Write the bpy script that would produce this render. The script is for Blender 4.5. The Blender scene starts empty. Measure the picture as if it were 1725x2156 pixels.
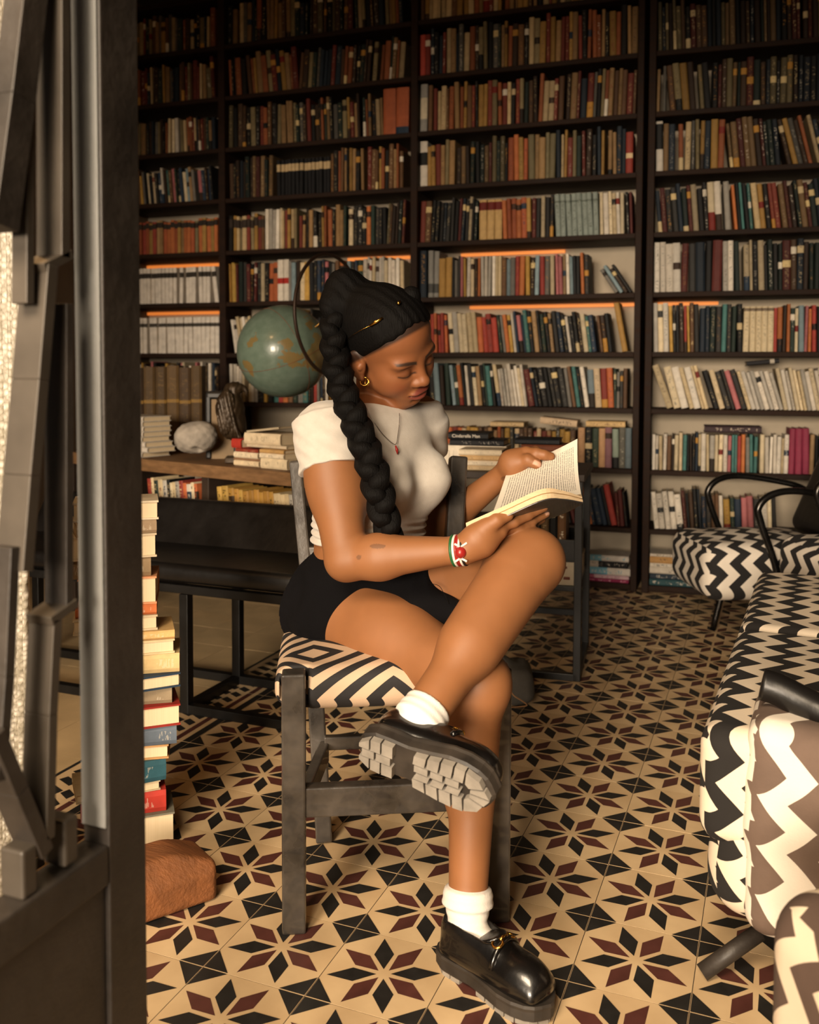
import bpy, bmesh, math, random
import numpy as np
from mathutils import Vector, Matrix

random.seed(7); rng = np.random.default_rng(7)
SC = bpy.context.scene
COL = SC.collection

# ------------------------------------------------------------------ camera
FPX, CX, CY = 1927.71, 879.64, 871.05            # focal length and principal point in pixels of the 1725 x 2156 frame
YAW, PITCH, ROLL = -0.375858, 0.04632, 0.00395
CAM = np.array([0.8151, -1.40856, 1.04141])
_cy, _sy, _cp, _sp, _cr, _sr = math.cos(YAW), math.sin(YAW), math.cos(PITCH), math.sin(PITCH), math.cos(ROLL), math.sin(ROLL)
FW = np.array([_sy*_cp, _cy*_cp, -_sp]); _R = np.array([_cy, -_sy, 0.0]); _U = np.cross(_R, FW)
RT = _cr*_R + _sr*_U; UP = -_sr*_R + _cr*_U
camd = bpy.data.cameras.new('camera'); cam = bpy.data.objects.new('camera', camd); COL.objects.link(cam)
m = Matrix.Identity(4)
for i in range(3):
    m[i][0], m[i][1], m[i][2], m[i][3] = RT[i], UP[i], -FW[i], CAM[i]
cam.matrix_world = m
camd.sensor_fit = 'AUTO'; camd.sensor_width = 36.0; camd.lens = FPX*36.0/2156.0
camd.shift_x = (862.5-CX)/2156.0; camd.shift_y = (CY-1078.0)/2156.0
camd.clip_start = 0.05
camd.dof.use_dof = True; camd.dof.focus_distance = 1.82; camd.dof.aperture_fstop = 4.5
SC.camera = cam

# ------------------------------------------------------------------ world, lights, exposure
SC.view_settings.view_transform = 'Standard'; SC.view_settings.look = 'None'
SC.view_settings.gamma = 1.0; SC.view_settings.use_curve_mapping = False
SC.view_settings.exposure = 0.0
w = bpy.data.worlds.new('world'); SC.world = w; w.use_nodes = True
w.node_tree.nodes['Background'].inputs[0].default_value = (1.0, 0.88, 0.74, 1); w.node_tree.nodes['Background'].inputs[1].default_value = 0.10
SC.cycles.use_denoising = True; SC.cycles.max_bounces = 6; SC.cycles.caustics_reflective = False; SC.cycles.caustics_refractive = False
def area(name, loc, aim, sx, sy, power, col, spread=180):
    l = bpy.data.lights.new(name, 'AREA'); l.shape = 'RECTANGLE'; l.size = sx; l.size_y = sy; l.energy = power; l.color = col
    l.spread = math.radians(spread)
    o = bpy.data.objects.new(name, l); COL.objects.link(o); o.location = loc
    o.rotation_euler = (Vector(aim)-Vector(loc)).to_track_quat('-Z', 'Y').to_euler()
    return o
area('daylight_through_front', (0.3, -6.5, 1.7), (-0.22, 1.0, 0.50), 2.6, 1.7, 56, (1.0, 0.82, 0.62), 39)
area('daylight_at_doorway', (0.25, -2.05, 2.2), (0.3, 0.1, 0.0), 1.1, 0.7, 18, (1.0, 0.79, 0.55), 72)
lamp = bpy.data.lights.new('warm_ceiling_lamp', 'POINT'); lamp.energy = 16; lamp.color = (1.0, 0.55, 0.22); lamp.shadow_soft_size = 0.12
lo = bpy.data.objects.new('warm_ceiling_lamp', lamp); COL.objects.link(lo); lo.location = (-1.0, -0.1, 2.2)

# ------------------------------------------------------------------ helpers
def at(x, y, d):
    "world point seen at pixel (x, y) of the photograph, d metres in front of the lens"
    return CAM + (FW + RT*(x-CX)/FPX - UP*(y-CY)/FPX)*d
def at_z(x, y, z=0.0):
    r = FW + RT*(x-CX)/FPX - UP*(y-CY)/FPX
    return CAM + r*(z-CAM[2])/r[2]
def pix(P):
    d = np.asarray(P, float)-CAM; z = d@FW
    return np.stack([CX+FPX*(d@RT)/z, CY-FPX*(d@UP)/z, z], -1)
V3 = lambda *a: np.array(a, float)
def lerp(a, b, t): return a*(1-t)+b*t
def lin(c):
    if isinstance(c, str):
        c = [int(c[i:i+2], 16)/255 for i in (0, 2, 4)]
        c = [x/12.92 if x <= .04045 else ((x+.055)/1.055)**2.4 for x in c]
    return tuple(c)+(1.0,) if len(c) == 3 else tuple(c)
class NT:
    def __init__(s, name):
        s.m = bpy.data.materials.new(name); s.m.use_nodes = True; s.t = s.m.node_tree; s.b = s.t.nodes['Principled BSDF']
    def n(s, typ, **kw):
        nd = s.t.nodes.new(typ)
        for k, v in kw.items(): setattr(nd, k, v)
        return nd
    def l(s, a, b): s.t.links.new(a, b)
    def math(s, op, a, b=None, c=None, clamp=False):
        nd = s.n('ShaderNodeMath', operation=op); nd.use_clamp = clamp
        for i, v in enumerate((a, b, c)):
            if v is None: continue
            if isinstance(v, (int, float)): nd.inputs[i].default_value = v
            else: s.l(v, nd.inputs[i])
        return nd.outputs[0]
    def mix(s, f, a, b):
        nd = s.n('ShaderNodeMix', data_type='RGBA')
        for sock, v in ((nd.inputs[0], f), (nd.inputs[6], a), (nd.inputs[7], b)):
            if isinstance(v, (int, float)): sock.default_value = v
            elif isinstance(v, tuple): sock.default_value = v
            else: s.l(v, sock)
        return nd.outputs[2]
    def noise(s, scale, vec=None, detail=3, rough=.55):
        nd = s.n('ShaderNodeTexNoise'); nd.inputs['Scale'].default_value = scale; nd.inputs['Detail'].default_value = detail; nd.inputs['Roughness'].default_value = rough
        if vec is not None: s.l(vec, nd.inputs['Vector'])
        return nd.outputs[0]
    def coord(s, kind='Object'):
        return s.n('ShaderNodeTexCoord').outputs[kind]
    def bump(s, h, strength, dist=.01):
        nd = s.n('ShaderNodeBump'); nd.inputs['Strength'].default_value = strength; nd.inputs['Distance'].default_value = dist
        s.l(h, nd.inputs['Height']); s.l(nd.outputs[0], s.b.inputs['Normal'])
    def set(s, **kw):
        for k, v in kw.items():
            i = s.b.inputs[k]
            if isinstance(v, (int, float, tuple)): i.default_value = v
            else: s.l(v, i)
        return s
def mat(name, col, rough=.5, metal=0.0, var=.2, scale=14, bump=0.0, bscale=90, stretch=None, col2=None, coat=0.0):
    q = NT(name); c = lin(col); vec = q.coord()
    if stretch:
        mp = q.n('ShaderNodeMapping'); mp.inputs['Scale'].default_value = stretch; q.l(vec, mp.inputs[0]); vec = mp.outputs[0]
    n1 = q.noise(scale, vec, 4)
    d = tuple(x*(1-var) for x in c[:3])+(1,); e = lin(col2) if col2 else tuple(min(1, x*(1+var)) for x in c[:3])+(1,)
    f = q.math('MULTIPLY_ADD', n1, 2.2, -.6, clamp=True)
    q.set(**{'Base Color': q.mix(f, d, e), 'Metallic': metal, 'Coat Weight': coat})
    q.set(Roughness=q.math('MULTIPLY_ADD', n1, .25, rough-.12, clamp=True))
    if bump: q.bump(q.noise(bscale, vec, 4), bump)
    return q.m

def link(o, parent=None, world=True):
    COL.objects.link(o)
    if parent is not None:
        o.parent = parent
        if world: o.matrix_parent_inverse = Matrix.LocRotScale(parent.location, parent.rotation_euler, None).inverted()
    return o
def tag(o, label=None, cat=None, group=None, kind=None):
    if label: o['label'] = label
    if cat: o['category'] = cat
    if group: o['group'] = group
    if kind: o['kind'] = kind
    return o
def thing(name, label, cat, loc, rz=0.0, group=None):
    o = bpy.data.objects.new(name, None); COL.objects.link(o); o.location = [float(v) for v in loc]; o.rotation_euler = (0, 0, rz); o.empty_display_size = .05
    return tag(o, label, cat, group)
def mesh_obj(name, verts, faces, mats, parent=None, smooth=False, world=True, midx=None):
    me = bpy.data.meshes.new(name); me.from_pydata([tuple(map(float, v)) for v in verts], [], [tuple(map(int, f)) for f in faces])
    for mm in (mats if isinstance(mats, (list, tuple)) else [mats]): me.materials.append(mm)
    if midx is not None: me.polygons.foreach_set('material_index', list(midx))
    if smooth: me.polygons.foreach_set('use_smooth', [True]*len(me.polygons))
    me.update()
    return link(bpy.data.objects.new(name, me), parent, world)
def bm_obj(name, bm, mats, parent=None, smooth=False, world=True, angle=None):
    me = bpy.data.meshes.new(name); bm.to_mesh(me); bm.free()
    for mm in (mats if isinstance(mats, (list, tuple)) else [mats]): me.materials.append(mm)
    if smooth: me.polygons.foreach_set('use_smooth', [True]*len(me.polygons))
    o = link(bpy.data.objects.new(name, me), parent, world)
    if angle is not None: me.set_sharp_from_angle(angle=math.radians(angle))
    return o
def box_bm(size, M=None, bevel=0.0, seg=2, bm=None):
    own = bm is None
    b2 = bmesh.new(); bmesh.ops.create_cube(b2, size=1.0)
    for v in b2.verts: v.co = Vector((v.co.x*size[0], v.co.y*size[1], v.co.z*size[2]))
    if bevel: bmesh.ops.bevel(b2, geom=list(b2.edges), offset=bevel, segments=seg, affect='EDGES', profile=.5)
    if M is not None: bmesh.ops.transform(b2, matrix=M, verts=b2.verts)
    if own: return b2
    me = bpy.data.meshes.new('t'); b2.to_mesh(me); b2.free(); bm.from_mesh(me); bpy.data.meshes.remove(me); return bm
def frame(x, y=None, z=None, o=(0, 0, 0)):
    "matrix with the given axes (numpy/Vector) and origin"
    x, y, z = [Vector([float(c) for c in v]) for v in (x, y, z)]
    m = Matrix.Identity(4)
    for i in range(3): m[i][0], m[i][1], m[i][2], m[i][3] = x[i], y[i], z[i], float(o[i])
    return m
def bar_bm(a, b, w, h, side=None, bevel=.003, bm=None):
    "rectangular bar from a to b; w along side, h along the third axis"
    a = Vector([float(v) for v in a]); b = Vector([float(v) for v in b]); z = (b-a); L = z.length; z.normalize()
    s = Vector([float(v) for v in side]) if side is not None else (Vector((1, 0, 0)) if abs(z.x) < .9 else Vector((0, 1, 0)))
    s = (s - z*s.dot(z)).normalized(); t = z.cross(s)
    return box_bm((w, h, L), frame(s, t, z, (a+b)/2), bevel, 2, bm)
def tube(name, pts, rad, mm, parent=None, n=10, closed=False, radii=None, caps=True, world=True):
    P = np.array([np.asarray(p, float) for p in pts]); N = len(P); V = []; Fc = []
    T = np.roll(P, -1, 0)-np.roll(P, 1, 0)
    if not closed: T[0] = P[1]-P[0]; T[-1] = P[-1]-P[-2]
    T /= np.linalg.norm(T, axis=1)[:, None]+1e-12
    u = np.cross(T[0], [0, 0, 1.0]);
    if np.linalg.norm(u) < .1: u = np.cross(T[0], [1.0, 0, 0])
    for i in range(N):
        u = u - T[i]*(u@T[i]); u /= np.linalg.norm(u); v = np.cross(T[i], u)
        r = radii[i] if radii is not None else rad
        for k in range(n):
            a = 2*math.pi*k/n; V.append(P[i]+r*(math.cos(a)*u+math.sin(a)*v))
    for i in range(N if closed else N-1):
        j = (i+1) % N
        for k in range(n): Fc.append((i*n+k, i*n+(k+1) % n, j*n+(k+1) % n, j*n+k))
    if caps and not closed: Fc.append(tuple(range(n))[::-1]); Fc.append(tuple((N-1)*n+k for k in range(n)))
    return mesh_obj(name, V, Fc, mm, parent, True, world)
def spline(pts, n=8, closed=False):
    P = [np.asarray(p, float) for p in pts]; N = len(P); out = []
    for i in range(N if closed else N-1):
        p0, p1, p2, p3 = (P[(i-1) % N] if closed or i > 0 else 2*P[0]-P[1]), P[i], P[(i+1) % N], (P[(i+2) % N] if closed or i+2 < N else 2*P[-1]-P[-2])
        for k in range(n):
            t = k/n; out.append(.5*((2*p1)+(-p0+p2)*t+(2*p0-5*p1+4*p2-p3)*t*t+(-p0+3*p1-3*p2+p3)*t**3))
    if not closed: out.append(P[-1])
    return out

# ------------------------------------------------------------------ signed-distance modelling (bodies, cloth, cushions, stones)
def unit(v): v = np.asarray(v, float); return v/np.linalg.norm(v)
def dot3(P, v): return P[..., 0]*P.dtype.type(v[0])+P[..., 1]*P.dtype.type(v[1])+P[..., 2]*P.dtype.type(v[2])
def len3(P): return np.sqrt(P[..., 0]*P[..., 0]+P[..., 1]*P[..., 1]+P[..., 2]*P[..., 2])
class S:
    "a list of shapes that melt into one another"
    def __init__(s): s.p = []
    def cap(s, a, b, ra, rb, k=.012, op='u'):
        a = np.asarray(a, float); b = np.asarray(b, float); ba = b-a; L2 = ba@ba+1e-12
        def f(P):
            q = P-a.astype(P.dtype); t = np.clip(dot3(q, ba)*P.dtype.type(1/L2), 0, 1)
            return len3(q-t[..., None]*ba.astype(P.dtype))-(ra+(rb-ra)*t)
        s.p.append((f, k, op, np.minimum(a, b)-max(ra, rb), np.maximum(a, b)+max(ra, rb))); return s
    def ell(s, c, r, M=None, k=.012, op='u'):
        c = np.asarray(c, float); r = np.asarray(r, float); M = np.eye(3) if M is None else np.asarray(M, float)
        def f(P):
            q = P-c.astype(P.dtype); q = np.stack([dot3(q, M[:, i]/r[i]) for i in range(3)], -1)
            k0 = len3(q); k1 = len3(q/r.astype(P.dtype))+P.dtype.type(1e-9)
            return k0*(k0-1)/k1
        s.p.append((f, k, op, c-r.max(), c+r.max())); return s
    def box(s, c, h, rad=.01, M=None, k=.01, op='u'):
        c = np.asarray(c, float); h = np.asarray(h, float)-rad; M = np.eye(3) if M is None else np.asarray(M, float); R = np.linalg.norm(h)+rad
        def f(P):
            q = P-c.astype(P.dtype); q = np.abs(np.stack([dot3(q, M[:, i]) for i in range(3)], -1))-h.astype(P.dtype)
            return len3(np.maximum(q, 0))+np.minimum(q.max(-1), 0)-P.dtype.type(rad)
        s.p.append((f, k, op, c-R, c+R)); return s
    def cut(s, c, n, k=.003):
        "keep the side of the plane that n points away from"
        c = np.asarray(c, float); n = unit(n)
        def f(P): return dot3(P-c.astype(P.dtype), n)
        s.p.append((f, k, 'i', None, None)); return s
    def sub(s, o, k=.004):
        "join another group without letting the two melt together"
        lo = np.min([p[3] for p in o.p if p[2] == 'u'], 0); hi = np.max([p[4] for p in o.p if p[2] == 'u'], 0)
        s.p.append((lambda P: o.eval(P), k, 'u', lo, hi)); return s
    def eval(s, P, use=None):
        d = np.full(P.shape[:-1], .08, P.dtype)
        for i, (f, k, op, lo, hi) in enumerate(s.p):
            sel = None if use is None else use[i]
            if sel is not None and not sel.any(): continue
            Q = P if sel is None else P[sel]; a = d if sel is None else d[sel]; b = f(Q)
            if op == 'u': h = np.maximum(k-np.abs(a-b), 0)/k; r = np.minimum(a, b)-h*h*k*.25
            elif op == 's': b = -b; h = np.maximum(k-np.abs(a-b), 0)/k; r = np.maximum(a, b)+h*h*k*.25
            else: h = np.maximum(k-np.abs(a-b), 0)/k; r = np.maximum(a, b)+h*h*k*.25
            if sel is None: d = r
            else: d[sel] = r
        return d
    def mesh(s, vox, disp=None):
        B = 8; bs = vox*B; los = [p[3] for p in s.p if p[3] is not None and p[2] == 'u']; his = [p[4] for p in s.p if p[4] is not None and p[2] == 'u']
        lo = np.min(los, 0)-.02; hi = np.max(his, 0)+.02; n = np.ceil((hi-lo)/bs).astype(int)
        g = np.stack(np.meshgrid(*[np.arange(k) for k in n], indexing='ij'), -1).reshape(-1, 3)
        C = (lo+(g+.5)*bs).astype(np.float32); f = s.eval(C); keep = np.abs(f) < bs*1.6+.016
        g = g[keep]; C = C[keep]; use = []; km = max(p[1] for p in s.p)+.004
        for (fn, k, op, l, h) in s.p:
            D = fn(C); use.append(D < 1.7*bs+.02+km*.7 if op != 'i' else D > -(1.7*bs+.02+km*.7))
        loc = np.stack(np.meshgrid(*[np.arange(B+1)]*3, indexing='ij'), -1).reshape(-1, 3)
        vid = []; vpos = []; v0 = []
        NX, NY, NZ = (n*B+2)
        co = np.array([[i, j, k] for i in (0, 1) for j in (0, 1) for k in (0, 1)])
        for st in range(0, len(g), 1500):
            gg = g[st:st+1500]; G = gg[:, None, :]*B+loc[None]
            P = (lo+G*vox).astype(np.float32); v = s.eval(P, [u[st:st+1500] for u in use])
            if disp is not None: v = v+disp(P)
            V = v.reshape(-1, B+1, B+1, B+1); ins = V < 0
            cnt = sum(ins[:, i:i+B, j:j+B, k:k+B].astype(np.int8) for i, j, k in co)
            bi, i, j, k = np.nonzero((cnt > 0) & (cnt < 8))
            cv = np.stack([V[bi, i+a, j+b, k+c] for a, b, c in co], -1).astype(np.float64)
            acc = np.zeros((len(bi), 3)); num = np.zeros(len(bi))
            for a in range(8):
                for ax, bit in ((0, 4), (1, 2), (2, 1)):
                    if a & bit: continue
                    b = a | bit; x = (cv[:, a] < 0) != (cv[:, b] < 0)
                    t = cv[:, a]/(cv[:, a]-cv[:, b]+1e-20); p = co[a]+np.zeros((len(bi), 3)); p[:, ax] = t
                    acc[x] += p[x]; num[x] += 1
            cell = gg[bi]*B+np.stack([i, j, k], -1)
            vid.append((cell[:, 0]*NY+cell[:, 1])*NZ+cell[:, 2]); vpos.append(lo+(cell+acc/num[:, None])*vox); v0.append(cv[:, [0, 4, 2, 1]] < 0)
        vid = np.concatenate(vid); vpos = np.concatenate(vpos); v0 = np.concatenate(v0)
        o = np.argsort(vid); vid = vid[o]; vpos = vpos[o]; v0 = v0[o]
        def look(ids):
            q = np.clip(np.searchsorted(vid, ids), 0, len(vid)-1); return np.where(vid[q] == ids, q, -1)
        Q = []
        st = (NY*NZ, NZ, 1)
        for ax, (b, c) in ((0, (1, 2)), (1, (2, 0)), (2, (0, 1))):
            e = np.nonzero(v0[:, 0] != v0[:, 1+ax])[0]; d = vid[e]
            q = np.stack([e, look(d-st[b]), look(d-st[b]-st[c]), look(d-st[c])], -1)
            fl = ~v0[e, 0]; q[fl] = q[fl][:, ::-1]; Q.append(q[(q >= 0).all(1)])
        Q = np.concatenate(Q)[:, ::-1]
        return vpos, Q
def pinholes(Q, n):
    "triangles that close the few pinholes left between evaluation blocks"
    e = np.concatenate([Q[:, [i, (i+1) % Q.shape[1]]] for i in range(Q.shape[1])]).astype(np.int64)
    key = e.min(1)*n+e.max(1); u, inv, cnt = np.unique(key, return_inverse=True, return_counts=True)
    nxt = {}
    for a, b in e[cnt[inv] == 1]: nxt.setdefault(int(b), []).append(int(a))
    T = []
    while nxt:
        st = next(iter(nxt)); loop = [st]; cur = st
        while True:
            L = nxt.get(cur)
            if not L: break
            cur2 = L.pop()
            if not L: del nxt[cur]
            if cur2 == st or len(loop) > 60: break
            loop.append(cur2); cur = cur2
        if 3 <= len(loop) <= 40:
            T += [(loop[0], loop[i], loop[i+1]) for i in range(1, len(loop)-1)]
    return T
def fast_mesh(name, V, Q, mm, parent=None, smooth=True, col=None, world=True):
    me = bpy.data.meshes.new(name); nq = len(Q); k = Q.shape[1]; T = pinholes(Q, len(V)); nt = len(T)
    me.vertices.add(len(V)); me.vertices.foreach_set('co', np.asarray(V, np.float32).ravel())
    me.loops.add(nq*k+3*nt); me.loops.foreach_set('vertex_index', np.concatenate([np.asarray(Q, np.int32).ravel(), np.array(T, np.int32).ravel()]))
    me.polygons.add(nq+nt); me.polygons.foreach_set('loop_start', np.concatenate([np.arange(0, nq*k, k), nq*k+3*np.arange(nt)]).astype(np.int32))
    me.polygons.foreach_set('use_smooth', np.full(nq+nt, bool(smooth)))
    me.update(calc_edges=True)
    if col is not None:
        a = me.color_attributes.new('Col', 'FLOAT_COLOR', 'POINT'); c4 = np.ones((len(V), 4), np.float32); c4[:, :3] = col; a.data.foreach_set('color', c4.ravel())
    for x in (mm if isinstance(mm, (list, tuple)) else [mm]): me.materials.append(x)
    return link(bpy.data.objects.new(name, me), parent, world)

# ------------------------------------------------------------------ materials of the setting
m_cream = mat('tile_cream', 'D4B286', .55, var=.2, scale=6, col2='DFC297')
m_tdark = mat('tile_dark', '23211F', .5, var=.35, scale=25)
m_tmaroon = mat('tile_maroon', '55302A', .42, var=.25, scale=22)
m_tplain = mat('tile_plain', 'C2A67C', .45, var=.15, scale=8)
m_grout = mat('grout', '2A2018', .9)
m_wall = mat('plaster_wall', 'B9AB96', .85, var=.12, scale=4, bump=.15, bscale=40)
m_walld = mat('plaster_wall_dark', '6B5A48', .85, var=.15, scale=4)
m_ceil = mat('ceiling_paint', '5A4A3C', .9)
m_iron = mat('painted_iron', '2B2622', .5, var=.35, scale=9, bump=.15, bscale=45, col2='3E3731')
m_irong = mat('daylit_stile_iron', '7A7A78', .6, metal=.0, var=.15, scale=6, bump=.1)  # door iron in paler grey, the daylight on it put into the colour
m_irons = mat('bare_steel_edge', '453E36', .5, metal=.1, var=.25, scale=12)

def box_obj(name, size, loc, mm, parent=None, rz=0.0, bevel=.0, M=None):
    MM = M if M is not None else Matrix.Translation([float(v) for v in loc]) @ Matrix.Rotation(rz, 4, 'Z')
    return bm_obj(name, box_bm(size, MM, bevel), mm, parent)

# ------------------------------------------------------------------ floor of star-patterned cement tiles
T = .2
floor = box_obj('floor', (6.4, 6.6, .06), (0.0, 1.1, -.0306), m_grout); tag(floor, kind='structure')
def tile_data(kind):
    V = []; Fc = []; Mi = []
    h = T/2-.0007
    b = box_bm((2*h, 2*h, .012), Matrix.Translation((0, 0, -.006)))
    b.verts.ensure_lookup_table(); V += [tuple(v.co) for v in b.verts]; Fc += [tuple(v.index for v in f.verts) for f in b.faces]; Mi += [0]*len(b.faces); b.free()
    def poly(pts, mi, z=.0004):
        n = len(V); V.extend((x, y, z) for x, y in pts); Fc.append(tuple(range(n, n+len(pts)))); Mi.append(mi)
    if kind == 'star':
        for k in range(8):
            a = math.radians(22.5+45*k); c, s = math.cos(a), math.sin(a)
            poly([(c*r-s*t, s*r+c*t) for r, t in ((.0125, 0), (.053, -.0178), (.0985, 0), (.053, .0178))], 1 if k % 2 == 0 else 2)
        e = .048; q = h-.0006
        for sx, sy in ((1, 1), (-1, 1), (-1, -1), (1, -1)):
            p = [(sx*q, sy*q), (sx*(q-e), sy*q), (sx*q, sy*(q-e))]; poly(p if sx*sy > 0 else p[::-1], 1)
    elif kind == 'border':
        q = h-.0006
        def st(x0, x1, mi): poly([(x0, -q), (x1, -q), (x1, q), (x0, q)], mi)
        st(.075, q, 1); st(.040, .058, 2); st(-q, -.088, 1)
        for j in range(4):
            y = -.075+.05*j
            poly([(.025, y-.02), (.03, y+.004), (-.005, y+.024), (-.012, y)], 1)
            poly([(-.02, y-.012), (-.014, y+.012), (-.06, y+.03), (-.07, y+.008)], 1)
    return V, Fc, Mi
TM = {}
for kd in ('star', 'border', 'plain'):
    V, Fc, Mi = tile_data(kd); me = bpy.data.meshes.new('tile_'+kd); me.from_pydata(V, [], Fc)
    for x in ((m_tplain if kd == 'plain' else m_cream), m_tdark, m_tmaroon): me.materials.append(x)
    me.polygons.foreach_set('material_index', Mi); me.update(); TM[kd] = (me, V, Fc, Mi)
cand = []
for i in range(-15, 15):
    for j in range(-10, 21):
        c = np.array([i*T, j*T, 0.0]); p = pix(c); kd = 'star' if i > -4 else ('border' if i == -4 else 'plain')
        vis = p[2] > .9 and 285 < p[0] < 1765 and 1150 < p[1] < 2230
        cand.append((-(1/p[2]**3 if vis else 0), i, j, kd))
cand.sort(); rest = {}
for q, (sc, i, j, kd) in enumerate(cand):
    dz = abs(rng.normal(0, .0002))
    if q < 296 and sc < 0:
        o = bpy.data.objects.new('tile', TM[kd][0]); o.location = (i*T, j*T, float(dz)); link(o, floor, False)
    else: rest.setdefault(kd, []).append((i*T, j*T, dz))
V = []; Fc = []; Mi = []
for kd, L in rest.items():
    _, v, f, mi = TM[kd]
    for (x, y, z) in L:
        n = len(V); V += [(a+x, b+y, c+z) for a, b, c in v]; Fc += [tuple(k+n for k in ff) for ff in f]
        Mi += [({0: 3}.get(k, k) if kd == 'plain' else k) for k in mi]
o = mesh_obj('tile_field', V, Fc, [m_cream, m_tdark, m_tmaroon, m_tplain], floor, midx=Mi, world=False); tag(o, kind='stuff')

# ------------------------------------------------------------------ room shell
TH = .04878                                             # the book wall stands slightly askew to the tiles
EV = np.array([math.cos(TH), math.sin(TH), 0.0]); NV = np.array([-math.sin(TH), math.cos(TH), 0.0]); W0 = np.array([0.1, 2.965, 0.0])
c = W0+NV*.34; tag(box_obj('wall_back', (6.6, .08, 3.2), (c[0], c[1], 1.6), m_wall, rz=TH), kind='structure')
tag(box_obj('wall_left', (.08, 6.0, 3.2), (-2.75, 1.1, 1.6), m_walld), kind='structure')
tag(box_obj('wall_right', (.08, 6.0, 3.2), (2.85, 1.1, 1.6), m_walld), kind='structure')
tag(box_obj('ceiling', (6.4, 6.6, .08), (0, 1.1, 3.22), m_ceil), kind='structure')
bm = bmesh.new()                                        # unseen street front: one unglazed opening, widened left of the doorway for the daylight
for x0, x1, z0, z1 in ((-2.8, -1.7, 0, 3.2), (-1.7, 1.75, 2.35, 3.2), (1.75, 2.9, 0, 3.2), (-1.7, -.06, 0, .08)):
    box_bm((x1-x0, .12, z1-z0), Matrix.Translation(((x0+x1)/2, -1.62, (z0+z1)/2)), 0, 1, bm)
tag(bm_obj('wall_front', bm, m_walld), kind='structure')

# ------------------------------------------------------------------ open door in the left foreground
XD = .135
def door_pt(px, py, x=XD):
    r = FW + RT*(px-CX)/FPX - UP*(py-CY)/FPX
    return CAM + r*(x-CAM[0])/r[0]
YI, YE = door_pt(220, 900)[1], door_pt(299, 900)[1]
d1 = thing('door_1', None, None, (XD-.02, YE, 0)); tag(d1, 'dark iron door with open barred upper half standing in left foreground', 'door', kind='structure')
box_obj('stile', (.036, YE-YI, 2.7), (XD-.018, (YE+YI)/2, 1.36), m_iron, d1, bevel=.002)
box_obj('daylit_edge', (.033, .004, 2.14), (XD-.0185, YI-.002, .535+1.07), m_irong, d1, bevel=.001)  # thin sheet on the stile's inner face, painted paler as daylit
YH = -1.5
box_obj('stile', (.036, .06, 2.7), (XD-.018, YH+.03, 1.36), m_iron, d1, bevel=.002)
ZR = float(door_pt(213, 1792)[2])
box_obj('kick_panel', (.028, YI-YH-.06, ZR-.05), (XD-.02, (YI+YH+.06)/2, (ZR-.05)/2+.02), m_iron, d1, bevel=.002)
box_obj('bottom_rail', (.036, YI-YH-.06, .045), (XD-.018, (YI+YH+.06)/2, ZR-.0225), m_iron, d1, bevel=.003)
box_obj('top_rail', (.036, YI-YH-.06, .06), (XD-.018, (YI+YH+.06)/2, 2.67), m_iron, d1, bevel=.002)
def dbar(pts, w=.03, t=.008, mm=m_iron, x=XD-.02, name='bar'):
    P = [door_pt(a, b, x) for a, b in pts]; b = bmesh.new()
    for p, q in zip(P[:-1], P[1:]): bar_bm(p, q, w, t, (1, 0, 0), .001, b)
    return bm_obj(name, b, mm, d1)
dbar([(112, -900), (112, 545)], .034, .012, m_irons)
dbar([(128, 536), (68, 566)], .034, .010, m_irons)
dbar([(84, 560), (64, 800), (46, 1000), (30, 1200)], .036, .014, m_irons)
dbar([(110, -420), (62, -60), (30, 210), (-6, 480)], .026, .030)
dbar([(50, 250), (48, 640)], .020, .010, m_irons)
dbar([(124, 640), (124, 1275)], .03, .010, m_iron)
dbar([(138, 1266), (82, 1306)], .034, .010, m_irons)
dbar([(96, 1300), (86, 1500), (80, 1760)], .034, .012, m_irons)
dbar([(-30, 1540), (20, 1660), (75, 1790)], .034, .016)
dbar([(14, 1150), (2, 1420), (-14, 1640)], .024, .012)
box_obj('bracket', (.03, .02, .05), door_pt(128, 1765, XD-.02), m_irons, d1, bevel=.003)
box_obj('bracket', (.03, .02, .05), door_pt(40, 1830, XD-.02), m_irons, d1, bevel=.003)

# white bead curtain seen through the bars
m_curt = NT('bead_curtain'); wv = m_curt.n('ShaderNodeTexVoronoi'); wv.inputs['Scale'].default_value = 90; m_curt.l(m_curt.coord(), wv.inputs['Vector'])
m_curt.set(**{'Base Color': m_curt.mix(m_curt.math('MULTIPLY', wv.outputs[0], 1.6, clamp=True), lin('DDD5C8'), lin('98907F')), 'Roughness': .5}); m_curt.bump(wv.outputs[0], .6, .004); m_curt = m_curt.m
cu = thing('bead_curtain', 'white beaded curtain glimpsed through the bars of the dark door', 'curtain', at_z(10, 1900, 0))
a, b = at(-60, 782, 1.75)[:2], at(48, 782, 1.62)[:2]
V = []; Fc = []; nn = 40
for k in range(nn+1):
    t = k/nn; x, y = a*(1-t)+b*t; off = .008*math.sin(t*70); V += [(x, y+off, 0.02), (x, y+off, 2.75), (x-.01, y+off+.012, 0.02), (x-.01, y+off+.012, 2.75)]
for k in range(nn):
    i = 4*k; Fc += [(i, i+4, i+5, i+1), (i+2, i+3, i+7, i+6), (i+1, i+5, i+7, i+3), (i, i+2, i+6, i+4)]
Fc += [(0, 1, 3, 2), (4*nn, 4*nn+2, 4*nn+3, 4*nn+1)]
cu.location = (float(b[0]), float(b[1]), 0); mesh_obj('strands', V, Fc, m_curt, cu, True)

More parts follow.
